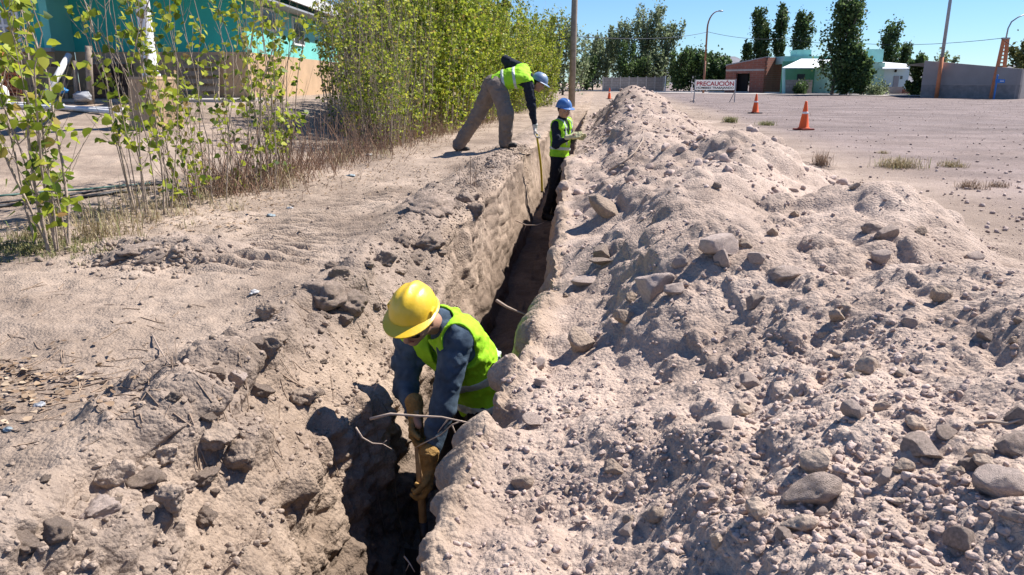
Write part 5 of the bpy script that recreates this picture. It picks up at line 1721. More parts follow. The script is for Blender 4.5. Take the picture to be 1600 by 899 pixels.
for i in range(3): MB().box((0, -0.34 + 0.34 * i, 0.078), (1.3, 0.09, 0.155)).build('runner', M_GWOOD, pb)
def thing1(name, mb, m, label, cat, loc=(0, 0, 0), group=None, smooth=False, bevel=0.0):
    o = mb.build(name, m, None, loc, smooth, bevel)
    return tag(o, label, cat, group)
def tube_px(pts, Y, r, n=8):
    return [at(px, py, y) for (px, py), y in zip(pts, Y)]
g = np.random.default_rng(3)
thing1('wooden_post', MB().tube([at(141, 168, 20.0) - Vector((0, 0, 0.3)), at(140, 120, 20.0), at(138, 72, 20.0)], [0.09, 0.085, 0.08], 9), M_GWOOD, 'thick grey wooden post standing before the porch, right of the white pole', 'post', smooth=True)
thing1('wooden_post', MB().tube([at(119, 168, 20.4) - Vector((0, 0, 0.3)), at(117, 95, 20.4)], [0.06, 0.055], 9), M_GWOOD, 'thin wooden post beside the thick one under the porch', 'post', smooth=True)
thing1('leaning_pole', MB().tube([at(72, 150, 19.6), at(108, 86, 20.6)], [0.085, 0.08], 9), M_PIPE, 'white painted pole leaning diagonally under the porch', 'pole', smooth=True)
for (a, b, ya, yb, lb) in [((10, 166), (192, 176), 18.6, 17.6, 'long white pipe lying in front of the porch'), ((95, 167), (185, 180), 18.2, 17.0, 'second white pipe lying beside the long one'), ((12, 160), (100, 170), 19.2, 18.6, 'grey plank lying behind the white pipes')]:
    p, q = at(*a, ya), at(*b, yb)
    p.z = drop(p.x, p.y) + 0.07; q.z = drop(q.x, q.y) + 0.07
    thing1('pipe' if 'pipe' in lb else 'plank', MB().tube([p, q], 0.055, 8), M_PIPE if 'pipe' in lb else M_GWOOD, lb, 'pipe' if 'pipe' in lb else 'plank')
def leaning_pallet(px, py, Y, rz, lb):
    o = empty('pallet', at(px, py, Y), rz); o.location.z = drop(o.location.x, o.location.y)
    o.rotation_euler = (R(-14), 0, rz)
    tag(o, lb, 'pallet')
    for i in range(6): MB().box((0, 0, 0.10 + 0.22 * i), (1.1, 0.022, 0.13)).build('slat', M_GWOOD, o)
    for i in range(3): MB().box((-0.48 + 0.48 * i, 0.06, 0.65), (0.08, 0.095, 1.28)).build('runner', M_GWOOD, o)
leaning_pallet(178, 150, 21.6, 0.1, 'grey pallet leaning upright against the teal wall')
leaning_pallet(312, 148, 22.3, -0.05, 'weathered pallet leaning on the brown plinth behind the column')
tbl = empty('work_bench', at(68, 150, 21.0)); tbl.location.z = drop(tbl.location.x, tbl.location.y) + 0.1
tag(tbl, 'dark workbench under the porch below the window ledge', 'bench')
MB().box((0, 0, 0.86), (1.7, 0.6, 0.06)).build('bench_top', M_RUST, tbl)
for sx in (-0.78, 0.78):
    for sy in (-0.24, 0.24): MB().box((sx, sy, 0.41), (0.08, 0.08, 0.84)).build('leg', M_GWOOD, tbl)
MB().box((0, 0, 0.32), (1.5, 0.5, 0.035)).build('shelf', M_GWOOD, tbl)
for px, Y, lb in ((158, 20.9, 'dark rusty drum standing under the porch beside the posts'), (196, 21.6, 'second dark drum standing right of the leaning pallet')):
    p = at(px, 150, Y); p.z = drop(p.x, p.y) + 0.1
    thing1('oil_drum', MB().lathe([(0.27, 0), (0.285, 0.02), (0.28, 0.28), (0.295, 0.30), (0.28, 0.32), (0.28, 0.58), (0.295, 0.60), (0.28, 0.62), (0.285, 0.86), (0.26, 0.87)], 20), M_RUST, lb, 'drum', p, smooth=False)
v, f = rock_shape(551, 3, 2, 0.25)
o = link('tarp_bundle', mesh_np('tarp_bundle', v * np.array([0.22, 0.14, 0.11]), f), M_BLUE, None, at(92, 141, 20.1), True)
tag(o, 'crumpled blue tarp bundle under the porch', 'tarp')
v, f = rock_shape(552, 3, 3, 0.25)
p = at(130, 152, 19.9)
o = link('rubble_sack', mesh_np('rubble_sack', v * np.array([0.26, 0.2, 0.14]), f), M_GREYP, None, p, True)
tag(o, 'grey sack lying at the foot of the thick wooden post', 'sack')
p = at(3, 156, 18.6)
wl = thing1('gas_bottle', MB().lathe([(0.12, 0), (0.16, 0.03), (0.17, 0.1), (0.17, 0.42), (0.13, 0.52), (0.06, 0.56), (0.06, 0.64), (0.09, 0.64), (0.09, 0.7)], 18), M_PIPE, 'white gas bottle standing at the far left edge', 'gas bottle', (p.x, p.y, drop(p.x, p.y)), smooth=True)
for ps, m, r_, lb in [([(-40, 330), (40, 322), (110, 314), (180, 303), (244, 296)], M_HOSE, 0.020, 'thick black hose across the yard dirt'),
                      ([(-40, 312), (60, 303), (150, 296), (250, 286)], M_GHOSE, 0.012, 'thin green hose lying behind the black hose'),
                      ([(-40, 326), (50, 312), (120, 305), (200, 292), (262, 288)], M_HOSE, 0.012, 'thin black hose crossing beside the thick one')]:
    pts = []
    for i in range(len(ps) - 1):
        for q in np.linspace(0, 1, 8, endpoint=False):
            a = (ps[i][0] + (ps[i + 1][0] - ps[i][0]) * q, ps[i][1] + (ps[i + 1][1] - ps[i][1]) * q)
            p, n = gat(*a)
            pts.append(p + Vector((0, 0.05 * sin(3 * q + i), r_ * 0.8)))
    thing1('hose', MB().tube(pts, r_, 7), m, lb, 'hose', smooth=True)

# ------------------------------------------------------------------ buildings across the road
def quad_wall(mb, a, b, z0a, z1a, z0b, z1b, th):
    a, b = Vector((a[0], a[1], 0)), Vector((b[0], b[1], 0))
    n = Vector((0, 0, 1)).cross((b - a)).normalized() * th
    P = [(a.x, a.y, z0a), (b.x, b.y, z0b), (b.x + n.x, b.y + n.y, z0b), (a.x + n.x, a.y + n.y, z0a),
         (a.x, a.y, z1a), (b.x, b.y, z1b), (b.x + n.x, b.y + n.y, z1b), (a.x + n.x, a.y + n.y, z1a)]
    return mb.add(P, [(3, 2, 1, 0), (4, 5, 6, 7), (0, 1, 5, 4), (1, 2, 6, 5), (2, 3, 7, 6), (3, 0, 4, 7)])

def brick_mat(name, c1, c2, mortar, sx):
    m = bpy.data.materials.new(name); m.use_nodes = True
    nt = m.node_tree; b = nt.nodes['Principled BSDF']
    b.inputs['Roughness'].default_value = 0.92
    tc = nt.nodes.new('ShaderNodeTexCoord'); sp_ = nt.nodes.new('ShaderNodeSeparateXYZ'); cb_ = nt.nodes.new('ShaderNodeCombineXYZ')
    ad = nt.nodes.new('ShaderNodeMath'); ad.operation = 'ADD'
    nt.links.new(tc.outputs['Object'], sp_.inputs[0])
    nt.links.new(sp_.outputs['X'], ad.inputs[0]); nt.links.new(sp_.outputs['Y'], ad.inputs[1])
    nt.links.new(ad.outputs[0], cb_.inputs['X']); nt.links.new(sp_.outputs['Z'], cb_.inputs['Y'])
    br = nt.nodes.new('ShaderNodeTexBrick')
    br.inputs['Scale'].default_value = sx
    br.inputs['Color1'].default_value = (*c1, 1); br.inputs['Color2'].default_value = (*c2, 1); br.inputs['Mortar'].default_value = (*mortar, 1)
    br.inputs['Mortar Size'].default_value = 0.03
    br.inputs['Brick Width'].default_value = 0.7; br.inputs['Row Height'].default_value = 0.36
    nt.links.new(cb_.outputs[0], br.inputs['Vector'])
    no = nt.nodes.new('ShaderNodeTexNoise'); no.inputs['Scale'].default_value = 0.9; no.inputs['Detail'].default_value = 6
    nt.links.new(tc.outputs['Object'], no.inputs['Vector'])
    mr = nt.nodes.new('ShaderNodeMapRange'); mr.inputs['To Min'].default_value = 0.7; mr.inputs['To Max'].default_value = 1.2
    nt.links.new(no.outputs['Fac'], mr.inputs['Value'])
    mx = nt.nodes.new('ShaderNodeMix'); mx.data_type = 'RGBA'; mx.blend_type = 'MULTIPLY'; mx.inputs['Factor'].default_value = 1
    nt.links.new(br.outputs['Color'], mx.inputs['A']); nt.links.new(mr.outputs[0], mx.inputs['B'])
    nt.links.new(mx.outputs['Result'], b.inputs['Base Color'])
    return m
M_RBRICK = brick_mat('red_brick', (0.31, 0.105, 0.068), (0.25, 0.085, 0.056), (0.27, 0.165, 0.125), 1.6)
M_BLOCK = brick_mat('grey_block', (0.34, 0.31, 0.285), (0.28, 0.255, 0.235), (0.22, 0.20, 0.18), 1.1)
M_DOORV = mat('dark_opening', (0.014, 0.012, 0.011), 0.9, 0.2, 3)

Pc = at(1192, 143, 84); Pl = at(1132, 143, 89); Pr = at(1224, 143, 87.5)
bh = empty('brick_house', (Pc.x, Pc.y, 0))
tag(bh, 'unplastered red brick house with a dark doorway across the road', 'house')
O = Vector(bh.location)
rel = lambda p: (p.x - O.x, p.y - O.y)
zt = at(1192, 90, 84).z; zl_ = at(1132, 103, 89).z; zr_ = at(1224, 90, 87.5).z
dl, dr = at(1148, 143, 87.6), at(1170, 143, 85.8)
zd = at(1158, 115, 86.6).z
ab = lambda p, q, t: (p[0] + (q[0] - p[0]) * t, p[1] + (q[1] - p[1]) * t)
m1 = MB()
L_, Cc, Rr = rel(Pl), rel(Pc), rel(Pr)
tA = (Vector(rel(dl)) - Vector(L_)).length / (Vector(Cc) - Vector(L_)).length
tB = (Vector(rel(dr)) - Vector(L_)).length / (Vector(Cc) - Vector(L_)).length
DA, DB = ab(L_, Cc, tA), ab(L_, Cc, tB)
zf = lambda t: zl_ + (zt - zl_) * t
quad_wall(m1, L_, DA, 0, zf(0), 0, zf(tA), 0.25); quad_wall(m1, DB, Cc, 0, zf(tB), 0, zf(1), 0.25)
quad_wall(m1, DA, DB, zd, zf(tA), zd, zf(tB), 0.25)
m1.build('wall', M_RBRICK, bh)
m2 = MB(); quad_wall(m2, (Cc[0] + 0.05, Cc[1] + 0.012), Rr, 0, zt, 0, zr_, 0.25); m2.build('wall', M_RBRICK, bh)
q = MB()      # toothed brick corner
for i in range(9): q.box((Cc[0], Cc[1], 0.25 + i * zt / 9.3), (0.34, 0.34, 0.2), 0.4)
q.build('toothed_corner', M_RBRICK, bh)
m3 = MB(); quad_wall(m3, (L_[0] - 0.1, L_[1] - 0.12), (Cc[0] + 0.1, Cc[1] - 0.06), zl_ + 0.003, zl_ + 0.12, zt + 0.003, zt + 0.1, 0.5); m3.build('roof_edge', M_GREYP, bh)
m3 = MB(); quad_wall(m3, ab(L_, Cc, 0.0), ab(L_, Cc, 1.0), zd + 0.25, zd + 0.45, zd + 0.25, zd + 0.45, -0.03); m3.build('tie_beam', M_CONC, bh)
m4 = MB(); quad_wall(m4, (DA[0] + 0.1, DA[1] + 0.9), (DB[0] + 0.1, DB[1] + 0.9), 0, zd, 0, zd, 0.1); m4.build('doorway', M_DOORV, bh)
back = Vector((4.0, 14.0))
rv = [(L_[0], L_[1] + 0.26, zl_), (Cc[0], Cc[1] + 0.26, zt), (Rr[0], Rr[1] + 0.26, zr_), (Rr[0] + 3, Rr[1] + 12, zr_), (L_[0] + 3, L_[1] + 12, zl_)]
MB().add(rv, [(0, 1, 2, 3, 4)]).build('roof', M_GREYP, bh)

M_MINT = mat('mint_plaster', (0.40, 0.62, 0.50), 0.85, 0.07, 1.0)
M_SEAF = mat('seafoam_plaster', (0.34, 0.60, 0.56), 0.85, 0.10, 1.2)
M_GREEN = mat('green_plaster', (0.13, 0.36, 0.22), 0.85, 0.08, 1.0)
M_PBLUE = mat('pale_blue_plaster', (0.55, 0.70, 0.72), 0.85, 0.05, 1.0)
M_SHEET = mat('white_sheet_roof', (0.78, 0.80, 0.80), 0.5, 0.05, 2)
Yg_ = 79.0
gp = lambda px, py, Y=Yg_: at(px, py, Y)
c0 = gp(1224, 146); c1 = gp(1377, 149, 77)
gh_ = empty('green_house', ((c0.x + c1.x) / 2, Yg_, 0))
tag(gh_, 'pale green house with white sheet roofs half hidden by poplars', 'house')
O2 = Vector(gh_.location)
def gbox(name, m, pxa, pya, pxb, pyb, Y, depth, parent=gh_, base=None):
    a, b = at(pxa, pya, Y), at(pxb, pyb, Y)
    z0 = b.z if base is None else base
    c = Vector(((a.x + b.x) / 2, Y + depth / 2, (a.z + z0) / 2)) - O2
    return MB().box(c, (abs(b.x - a.x), depth, abs(a.z - z0))).build(name, m, parent)
gbox('wall', M_GREEN, 1224, 96, 1296, 146, 81.5, 0.25, base=0)
gbox('wall', M_SEAF, 1226, 88, 1352, 100, 83.0, 7.0)
gbox('water_tank_housing', M_SEAF, 1246, 78, 1267, 90, 84, 2.0)
gbox('water_tank_housing', M_SEAF, 1352, 77, 1379, 97, 82, 2.2)
gbox('wall', M_MINT, 1296, 98, 1377, 149, 78.0, 5.0, base=0)
gbox('wall', M_PBLUE, 1378, 104, 1416, 149, 78.6, 4.0, base=0)
gbox('porch_wall', M_BLOCK, 1224, 125, 1268, 146, 77.0, 0.2, base=0)
gbox('garden_wall', M_CONC, 1352, 136, 1411, 150, 74.6, 0.2, base=0)
gbox('garden_wall', M_RBRICK, 1411.4, 140, 1427, 150, 74.0, 0.2, base=0)
gbox('window', M_GLASS, 1246, 116, 1257, 126, 81.44, 0.05)
gbox('window', M_GLASS, 1407, 119, 1410, 124, 78.55, 0.04)
d_ = gbox('door', M_GREYP, 1397, 119, 1403, 136, 78.54, 0.05)
gbox('wall_lamp', M_DOORV, 1399, 109, 1401, 113, 78.45, 0.12)
def sheet(pa, pb, pc_, pd):
    vs = [Vector(p) - O2 for p in (pa, pb, pc_, pd)]
    vs += [p - Vector((0, 0, 0.08)) for p in vs]
    return MB().add(vs, [(0, 1, 2, 3), (7, 6, 5, 4), (0, 4, 5, 1), (1, 5, 6, 2), (2, 6, 7, 3), (3, 7, 4, 0)])
sheet(at(1222, 106, 76.8), at(1282, 106, 76.8), at(1300, 92, 81.6), at(1252, 92, 81.6)).build('porch_roof', M_SHEET, gh_)
sheet(at(1379, 107, 77.4), at(1421, 107, 77.4), at(1416, 100, 81), at(1379, 97, 81)).build('lean_to_roof', M_SHEET, gh_)
MB().tube([at(1225, 146, 77) - O2 - Vector((0, 0, 0.2)), at(1224.5, 106, 77) - O2], 0.16, 8).build('porch_post', M_SEAF, gh_)

M_GWALL = mat('grey_render', (0.30, 0.275, 0.262), 0.95, 0.10, 0.9, 0.2, 14)
M_GWALL2 = mat('rough_grey_render', (0.235, 0.215, 0.205), 0.95, 0.18, 3.0, 0.6, 9)
A_, B_, D_ = at(1437, 151, 61.5), at(1590, 154, 55.5), at(1640, 152, 60)
gw = empty('grey_building', (A_.x, A_.y, 0))
tag(gw, 'long grey rendered building with a blank wall at the right', 'building')
O3 = Vector(gw.location)
r3 = lambda p: (p.x - O3.x, p.y - O3.y)
za, zb_, zd_ = at(1441, 95, 61.5).z, at(1590, 108, 55.5).z, at(1640, 110, 60).z
zmid = at(1500, 133, 59).z
w1 = MB(); quad_wall(w1, r3(A_), r3(B_), zmid, za, zmid, zb_, 0.25); w1.build('wall', M_GWALL, gw)
w1 = MB(); quad_wall(w1, r3(A_ - Vector((0, 0.03, 0))), r3(B_ - Vector((0, 0.03, 0))), 0, zmid - 0.003, 0, zmid - 0.003, 0.25); w1.build('rough_base', M_GWALL2, gw)
w1 = MB(); quad_wall(w1, (r3(B_)[0] + 0.004, r3(B_)[1]), r3(D_), 0, zb_, 0, zd_, 0.25); w1.build('wall', M_GWALL, gw)
rv = [(*r3(A_), za - 0.15), (*r3(B_), zb_ - 0.15), (*r3(D_), zd_ - 0.15), (r3(D_)[0] + 2, r3(D_)[1] + 9, zd_ - 0.15), (r3(A_)[0] + 3, r3(A_)[1] + 9, za - 0.15)]
rv = [(x, y + 0.27, z) for x, y, z in rv]
MB().add(rv, [(0, 1, 2, 3, 4)]).build('roof', M_GREYP, gw)

fe = empty('concrete_fence', (at(992, 140, 104).x, 104, 0))
tag(fe, 'grey concrete panel fence below the far tree group', 'fence')
xa, xb = at(942, 140, 104).x - fe.location.x, at(1036, 140, 104).x - fe.location.x
n = 7
zt_ = at(990, 121, 104).z
for i in range(n + 1):
    x = xa + (xb - xa) * i / n
    MB().box((x, 0, zt_ / 2 + 0.06), (0.16, 0.2, zt_ + 0.12)).build('post', M_CONC, fe)
for i in range(n):
    w = (xb - xa) / n
    MB().box((xa + w * (i + 0.5), 0, zt_ / 2), (w - 0.17, 0.08, zt_ * 0.98)).build('panel', M_BLOCK, fe)
for px, py0, py1, Y, lb in ((1039, 141, 119, 100, 'pale post standing at the right end of the concrete fence'), (1081, 143, 132, 88, 'short white stake left of the warning sign')):
    p = at(px, py0, Y); z = drop(p.x, p.y)
    thing1('stake', MB().tube([(0, 0, -0.2), (0, 0, at(px, py1, Y).z - z)], 0.09 if Y > 95 else 0.06, 8), M_PIPE, lb, 'post', (p.x, p.y, z))

# ------------------------------------------------------------------ poles, lamps, wires
M_POLE = mat('weathered_pole', (0.27, 0.225, 0.18), 0.9, 0.25, 5, 0.4, 30)
M_GALV = mat('galvanised_pole', (0.34, 0.345, 0.36), 0.5, 0.12, 4, metallic=0.3)
M_ORANGE = mat('orange_pole_paint', (0.56, 0.20, 0.09), 0.75, 0.12, 4)
M_BROWN = mat('brown_pole_paint', (0.30, 0.14, 0.085), 0.75, 0.15, 4)
p = at(893, 158, 38); z = drop(p.x, p.y)
up = empty('utility_pole', (p.x, p.y, z))
tag(up, 'weathered wooden utility pole rising behind the standing worker', 'pole')
MB().tube([(0, 0, -0.4), (0.03, 0, 3), (0.10, 0, 8.6)], [0.17, 0.155, 0.13], 14).build('pole', M_POLE, up, smooth=True)
MB().box((0.1, -0.02, 8.2), (1.6, 0.1, 0.12)).build('crossarm', M_POLE, up)

def lamp(name, px, pyb, Y, top, label, m_low, m_up, split, arm, r0=0.13):
    b = at(px, pyb, Y); b.z = drop(b.x, b.y)
    o = empty(name, b); tag(o, label, 'street lamp', 'street lamps along the road')
    Hh = top
    low = [(0, 0, -0.2), (0.0, 0, Hh * split)]
    MB().tube(low, [r0, r0 * 0.92], 12).build('lower_pole', m_low, o, smooth=True)
    pts = [(0, 0, Hh * split), (0, 0, Hh * 0.78)]
    for q in np.linspace(0, 1, 9):
        pts.append((arm * (q ** 1.7), 0, Hh * (0.80 + 0.20 * (1 - (1 - q) ** 1.8))))
    MB().tube(pts, [r0 * 0.85 - (r0 * 0.45) * i / (len(pts) - 1) for i in range(len(pts))], 10).build('upper_pole', m_up, o, smooth=True)
    s = 1 if arm > 0 else -1
    MB().lathe([(0.02, -0.05), (0.13, -0.03), (0.17, 0.03), (0.11, 0.11), (0.03, 0.13)], 12, (0, 0, 0)).build('lamp_head', M_GALV, o, (arm + 0.22 * s, 0, Hh - 0.02), smooth=True).scale = (1.9, 1, 1)
    return o
lamp('street_lamp', 1099, 140, 86, at(1115, 18, 86).z, 'curved street lamp standing among the dark shrubs left of the brick house', M_BROWN, M_BROWN, 0.40, 1.1, 0.12)
lamp('street_lamp', 1463, 152, 60, 8.9, 'tall street lamp with an orange lower pole before the grey building', M_ORANGE, M_GALV, 0.34, 1.9, 0.15)
b = at(1556, 154, 57); b.z = drop(b.x, b.y)
tl = empty('street_lamp', b); tag(tl, 'street lamp on a broad orange twin legged post at the right', 'street lamp', 'street lamps along the road')
zt1 = at(1563, 62, 57).z
lat = MB()
for s_ in (-1, 1):
    lat.bar((s_ * 0.40, 0, -0.2), (s_ * 0.14, 0, zt1), 0.13, 0.22)
for i in range(12):
    q = 0.30 + i * 0.062
    w = 0.40 - 0.26 * q
    lat.box((0, 0, zt1 * q), (2 * w, 0.12, 0.10))
lat.build('twin_post', M_ORANGE, tl)
vs = [(-0.40, -0.07, -0.2), (0.40, -0.07, -0.2), (0.29, -0.07, zt1 * 0.45), (-0.29, -0.07, zt1 * 0.45)]
vs += [(x, 0.07, z) for x, y, z in vs]
MB().add(vs, [(0, 1, 2, 3), (7, 6, 5, 4), (0, 4, 5, 1), (1, 5, 6, 2), (2, 6, 7, 3), (3, 7, 4, 0)]).build('solid_foot', M_ORANGE, tl)
MB().box((0, 0, zt1 + 0.06), (0.5, 0.26, 0.12)).build('cap', M_CONC, tl)
pts = [(0.02, 0, zt1 + 0.1), (0.05, 0, zt1 + 0.75), (0.22, 0, zt1 + 1.2), (0.62, 0, zt1 + 1.5), (1.2, 0, zt1 + 1.75)]
MB().tube(pts, [0.055, 0.05, 0.05, 0.045, 0.04], 10).build('arm', M_GALV, tl, smooth=True)
MB().lathe([(0.02, -0.05), (0.13, -0.03), (0.17, 0.03), (0.11, 0.11), (0.03, 0.13)], 12).build('lamp_head', M_GALV, tl, (1.42, 0, zt1 + 1.78), smooth=True).scale = (1.9, 1, 1)

def wire(pts, r, label):
    P = []
    for i in range(len(pts) - 1):
        a, b = pts[i], pts[i + 1]
        for q in np.linspace(0, 1, 12, endpoint=(i == len(pts) - 2)):
            P.append(a.lerp(b, q) - Vector((0, 0, 0.35 * 4 * q * (1 - q))))
    thing1('overhead_wire', MB().tube(P, r, 5), M_HOSE, label, 'wire')
top1 = at(1106, 50, 86)
wire([at(720, 62, 40), at(895, 57, 38), top1, at(1230, 60, 90)], 0.022, 'overhead wire running from the wooden pole past the curved lamp')
wire([at(1225, 57, 92), at(1320, 66, 80), at(1566, 60, 57)], 0.020, 'overhead wire above the green house to the twin legged lamp')
wire([at(1566, 61, 57), at(1640, 84, 52)], 0.018, 'short wire dropping right from the twin legged lamp')
M_MAST = mat('mast_steel', (0.45, 0.47, 0.50), 0.6, 0.1, 3)
mb_ = at(1466, 130, 260); ht_ = at(1479, -30, 260).z
ms = empty('radio_mast', (mb_.x, mb_.y, 0)); tag(ms, 'slender lattice radio mast far behind the grey building', 'mast')
mm = MB()
N_ = 34
for k in range(3):
    a = 2 * pi * k / 3
    mm.tube([(0.5 * cos(a), 0.5 * sin(a), 0), (0.5 * cos(a), 0.5 * sin(a), ht_)], 0.045, 4)
    b = 2 * pi * (k + 1) / 3
    for i in range(N_):
        z0, z1 = ht_ * i / N_, ht_ * (i + 1) / N_
        if i % 2: z0, z1 = z1, z0
        mm.tube([(0.5 * cos(a), 0.5 * sin(a), z0), (0.5 * cos(b), 0.5 * sin(b), z1)], 0.025, 3, cap=False)
mm.build('lattice', M_MAST, ms)
M_SIGNB = mat('blue_sign', (0.03, 0.16, 0.48), 0.5, 0.06, 5)
b = at(1553, 154, 55.5); b.z = drop(b.x, b.y)
ss = empty('street_sign', b); tag(ss, 'blue street name sign on a blue post beside the twin legged lamp', 'street sign')
zz = at(1553, 127, 55.5).z - b.z
MB().tube([(0, 0, -0.2), (0, 0, zz + 0.35)], 0.05, 10).build('post', M_SIGNB, ss)
MB().box((0.31, 0.02, zz), (0.56, 0.03, 0.24)).build('plate', M_SIGNB, ss)
MB().box((-0.06, -0.2, zz + 0.02), (0.03, 0.30, 0.24), 0.6).build('plate', M_SIGNB, ss)
MB().box((0.31, 0.0, zz), (0.40, 0.006, 0.05)).build('lettering_strip', M_WHITE, ss)
MB().lathe([(0.07, 0), (0.07, 0.04), (0.02, 0.1)], 10).build('finial', M_SIGNB, ss, (0, 0, zz + 0.36))

# ------------------------------------------------------------------ warning sign and cones
M_RED = mat('sign_red', (0.52, 0.03, 0.05), 0.6, 0.05, 6)
M_BLK = mat('sign_black', (0.03, 0.03, 0.035), 0.6, 0.05, 6)
M_BANNER = mat('banner_white', (0.84, 0.83, 0.81), 0.6, 0.03, 4)
nt_ = M_BANNER.node_tree
tr_ = nt_.nodes.new('ShaderNodeBsdfTranslucent'); tr_.inputs['Color'].default_value = (0.84, 0.83, 0.81, 1)
mx_ = nt_.nodes.new('ShaderNodeMixShader'); mx_.inputs[0].default_value = 0.55
nt_.links.new(nt_.nodes['Principled BSDF'].outputs[0], mx_.inputs[1]); nt_.links.new(tr_.outputs[0], mx_.inputs[2])
nt_.links.new(mx_.outputs[0], nt_.nodes['Material Output'].inputs['Surface'])
sy = 47.0
sa, sb_ = at(1087, 125, sy), at(1148, 141, sy)
sg = empty('warning_sign', ((sa.x + sb_.x) / 2, sy, drop((sa.x + sb_.x) / 2, sy)))
tag(sg, 'white and red warning banner on two thin legs', 'sign')
O4 = Vector(sg.location)
W_, H_ = sb_.x - sa.x, sa.z - sb_.z
zc = (sa.z + sb_.z) / 2 - O4.z
pn = MB().box((0, 0, zc), (W_, 0.006, H_)).build('panel', M_BANNER, sg)
for s_ in (-1, 1):
    MB().tube([(s_ * (W_ / 2 + 0.03), 0, -0.15), (s_ * (W_ / 2 + 0.03), 0, zc + H_ / 2 + 0.05)], 0.03, 8).build('leg', M_GALV, sg)
    MB().tube([(s_ * (W_ / 2 + 0.03), 0, 0.7), (s_ * (W_ / 2 - 0.1), 0.75, -0.1)], 0.025, 8).build('brace', M_GALV, sg)
def letters(text, w, h, z, m):
    cu = bpy.data.curves.new('lettering', 'FONT'); cu.body = text; cu.align_x = 'CENTER'; cu.align_y = 'CENTER'; cu.extrude = 0.004; cu.offset = 0.026
    to = bpy.data.objects.new('lettering', cu); COL.objects.link(to)
    bpy.context.view_layer.update()
    me = bpy.data.meshes.new_from_object(to.evaluated_get(bpy.context.evaluated_depsgraph_get()))
    bpy.data.objects.remove(to)
    co = np.array([v_.co[:] for v_ in me.vertices]); lo, hi = co.min(0), co.max(0)
    me.materials.clear()
    o = link('lettering', me, m, pn)
    sx, sy_ = w / (hi[0] - lo[0]), h / (hi[1] - lo[1])
    o.scale = (sx, sy_, 1)
    o.rotation_euler = (R(90), 0, 0)
    o.location = (-(lo[0] + hi[0]) / 2 * sx, -0.009, z - (lo[1] + hi[1]) / 2 * sy_)
letters('PRECAUCIÓN', W_ * 0.94, H_ * 0.54, zc + H_ * 0.18, M_RED)
letters('HOMBRES TRABAJANDO', W_ * 0.94, H_ * 0.28, zc - H_ * 0.31, M_BLK)
rock(918 * 0 + 1083, 157, 9, 6, 'small stone at the foot of the warning sign left leg', M_ROCK, 'rock')

M_CONE = mat('cone_orange', (0.86, 0.13, 0.03), 0.5, 0.05, 8)
M_BASE = mat('cone_base', (0.20, 0.035, 0.02), 0.7, 0.2, 8)
M_BASEB = mat('cone_black_base', (0.03, 0.03, 0.03), 0.7, 0.2, 8)
def cone(px, py, Y, label, bm_, h=0.72):
    p = at(px, py, Y); p.z = drop(p.x, p.y)
    o = empty('traffic_cone', p, 0.35); tag(o, label, 'traffic cone', 'orange traffic cones on the plain')
    MB().box((0, 0, 0.018), (0.38, 0.38, 0.045)).build('base', bm_, o, bevel=0.012)
    rr = lambda z: 0.135 - 0.108 * z / h
    MB().lathe([(0.155, 0.041), (0.140, 0.06), (rr(0.08), 0.08), (rr(h * 0.5), h * 0.5), (rr(h * 0.97), h * 0.97), (0.022, h), (0.012, h)], 24).build('body', M_CONE, o, smooth=True)
    for z0, z1 in ((0.56, 0.635),):
        MB().lathe([(rr(z0 * h) + 0.002, z0 * h), (rr(z0 * h) + 0.005, z0 * h + 0.003), (rr(z1 * h) + 0.005, z1 * h - 0.003), (rr(z1 * h) + 0.002, z1 * h)], 24).build('band', M_WHITE, o, smooth=True)
cone(1256, 197, 19.6, 'orange cone with a white band, nearest to the viewer', M_BASE)
cone(1180, 175, 29.0, 'orange cone with a dark square base between the nearest cone and the sign', M_BASEB)
cone(952, 152, 56.0, 'farthest orange cone at the left behind the spoil heap', M_BASEB, 0.8)

# ------------------------------------------------------------------ twigs, roots and litter
M_TWP = mat('pale_twig', (0.40, 0.31, 0.24), 0.8, 0.2, 30)
def twig(paths, r, label, m=M_TWP, name='twig'):
    mb = MB()
    for i, ps in enumerate(paths):
        pts = [at(*q) for q in ps]
        k = len(pts)
        mb.tube(pts, [r * (1 - 0.6 * j / (k - 1)) * (1 if i == 0 else 0.55) for j in range(k)], 6)
    return thing1(name, mb, m, label, 'twig', smooth=True)
twig([[(578, 655, 2.62), (610, 647, 2.62), (650, 650, 2.60), (690, 652, 2.58), (728, 660, 2.56), (765, 668, 2.55)],
      [(722, 658, 2.57), (706, 664, 2.58), (688, 680, 2.62), (668, 690, 2.64), (648, 700, 2.66)],
      [(706, 664, 2.58), (712, 678, 2.6), (722, 692, 2.6)], [(700, 655, 2.58), (690, 668, 2.60), (684, 676, 2.60)]], 0.0058, 'forked pale twig reaching across the near trench')
twig([[(556, 668, 2.62), (566, 684, 2.6), (582, 693, 2.6), (598, 694, 2.6), (612, 702, 2.6)], [(598, 694, 2.6), (604, 688, 2.6)]], 0.004, 'thin root curling out of the near left trench wall', name='root')
twig([[(776, 470, 5.0), (792, 480, 4.9), (806, 486, 4.85), (822, 492, 4.8)]], 0.012, 'straight root stub in the shaded trench behind the crouching worker', name='root')
twig([[(632, 870, 2.05), (640, 880, 2.0), (648, 894, 1.97)], [(640, 880, 2.0), (634, 893, 2.0)]], 0.003, 'small root at the bottom of the near trench', name='root')
twig([[(806, 345, 8.4), (822, 352, 8.3), (838, 352, 8.3), (850, 348, 8.3)], [(822, 352, 8.3), (818, 362, 8.3)]], 0.008, 'fine roots hanging in the sunlit middle of the trench', name='root')
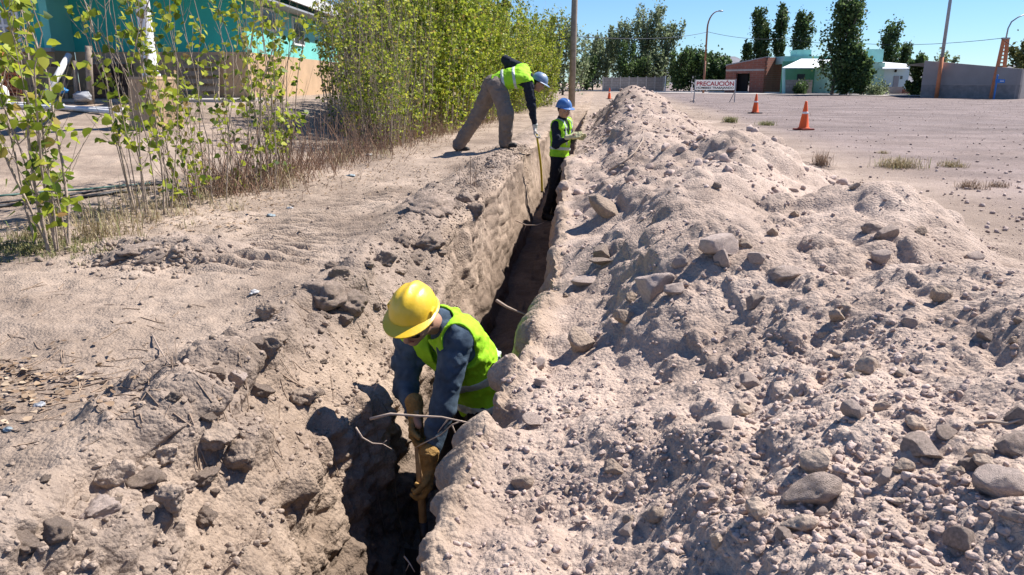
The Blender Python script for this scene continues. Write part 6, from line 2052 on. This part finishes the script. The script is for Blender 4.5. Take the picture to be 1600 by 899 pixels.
def gtwig(pts, r, label):
    P = []
    for q in pts:
        p, n = gat(*q); P.append(p + Vector((0, 0, r + 0.004)))
    thing1('twig', MB().tube(P, [r * (1 - 0.5 * i / (len(P) - 1)) for i in range(len(P))], 6), M_TWP, label, 'twig', smooth=True)
gtwig([(952, 268), (975, 255), (992, 240), (1004, 222), (1006, 205)], 0.012, 'curved bare branch lying on the far spoil beside the standing worker')
gtwig([(238, 525), (250, 548), (262, 568), (290, 595)], 0.004, 'thin dark twig on the left dirt')
gtwig([(1524, 668), (1545, 664), (1572, 668), (1598, 660)], 0.005, 'white stem lying among the stones at the right edge')
# loose dry sticks on the left dirt
gk = np.random.default_rng(88)
k = 240
P0 = []
for i in range(k):
    p, n = gat(*( (gk.uniform(0, 620), gk.uniform(300, 700)) if i % 3 else (gk.normal(90, 90), gk.normal(600, 30)) ))
    P0.append(p[:])
P0 = np.array(P0)
th = gk.uniform(0, 2 * pi, k); ln_ = gk.uniform(0.03, 0.16, k)
q = np.linspace(-0.5, 0.5, 4)
SP = np.zeros((k, 4, 3))
SP[:, :, 0] = P0[:, 0:1] + np.cos(th)[:, None] * ln_[:, None] * q + gk.normal(0, 0.004, (k, 4))
SP[:, :, 1] = P0[:, 1:2] + np.sin(th)[:, None] * ln_[:, None] * q + gk.normal(0, 0.004, (k, 4))
SP[:, :, 2] = np.array([[drop(SP[i, j, 0], SP[i, j, 1]) + 0.003 for j in range(4)] for i in range(k)])
v, f = tubes_np(SP, np.repeat(gk.uniform(0.0012, 0.003, k)[:, None], 4, 1), 4)
tag(link('dry_sticks', mesh_np('dry_sticks', v, f), M_TWIG), 'thin dry sticks scattered over the left dirt', 'sticks', kind='stuff')
M_PLAST = mat('white_plastic', (0.50, 0.49, 0.47), 0.5, 0.15, 30, 0.4, 60)
M_BPLAST = mat('bluish_plastic', (0.24, 0.29, 0.31), 0.45, 0.3, 30, 0.4, 60)
M_FOIL = mat('grey_foil', (0.42, 0.43, 0.44), 0.4, 0.5, 60, 0.4, 60, metallic=0.3)
for i, (px, py, s_, m, lb) in enumerate([(62, 634, 0.035, M_FOIL, 'crumpled grey foil scrap by the leaf litter on the near left dirt'), (14, 672, 0.03, M_BPLAST, 'grey plastic scrap at the left edge below the leaf litter'),
        (549, 276, 0.09, M_BPLAST, 'light blue plastic bottle scrap at the foot of the hedge'), (546, 243, 0.09, M_PLAST, 'white paper scrap under the hedge'),
        (453, 326, 0.05, M_PLAST, 'white scrap lying on the bank below the hedge'), (578, 243, 0.08, M_PLAST, 'small white scrap right of the paper under the hedge'),
        (424, 338, 0.07, M_BPLAST, 'blue scrap on the dirt between the hedge and the wide flat clod'), (397, 458, 0.05, M_PLAST, 'white scrap on the near dirt behind the upright clod')]):
    p, n = gat(px, py)
    v, f = rock_shape(700 + i, 3, 3, 0.45)
    o = link('litter_scrap', mesh_np('litter_scrap', v * s_ * np.array([0.6, 0.45, 0.22]), f), m, None, p + Vector((0, 0, s_ * 0.12)))
    tag(o, lb, 'litter')
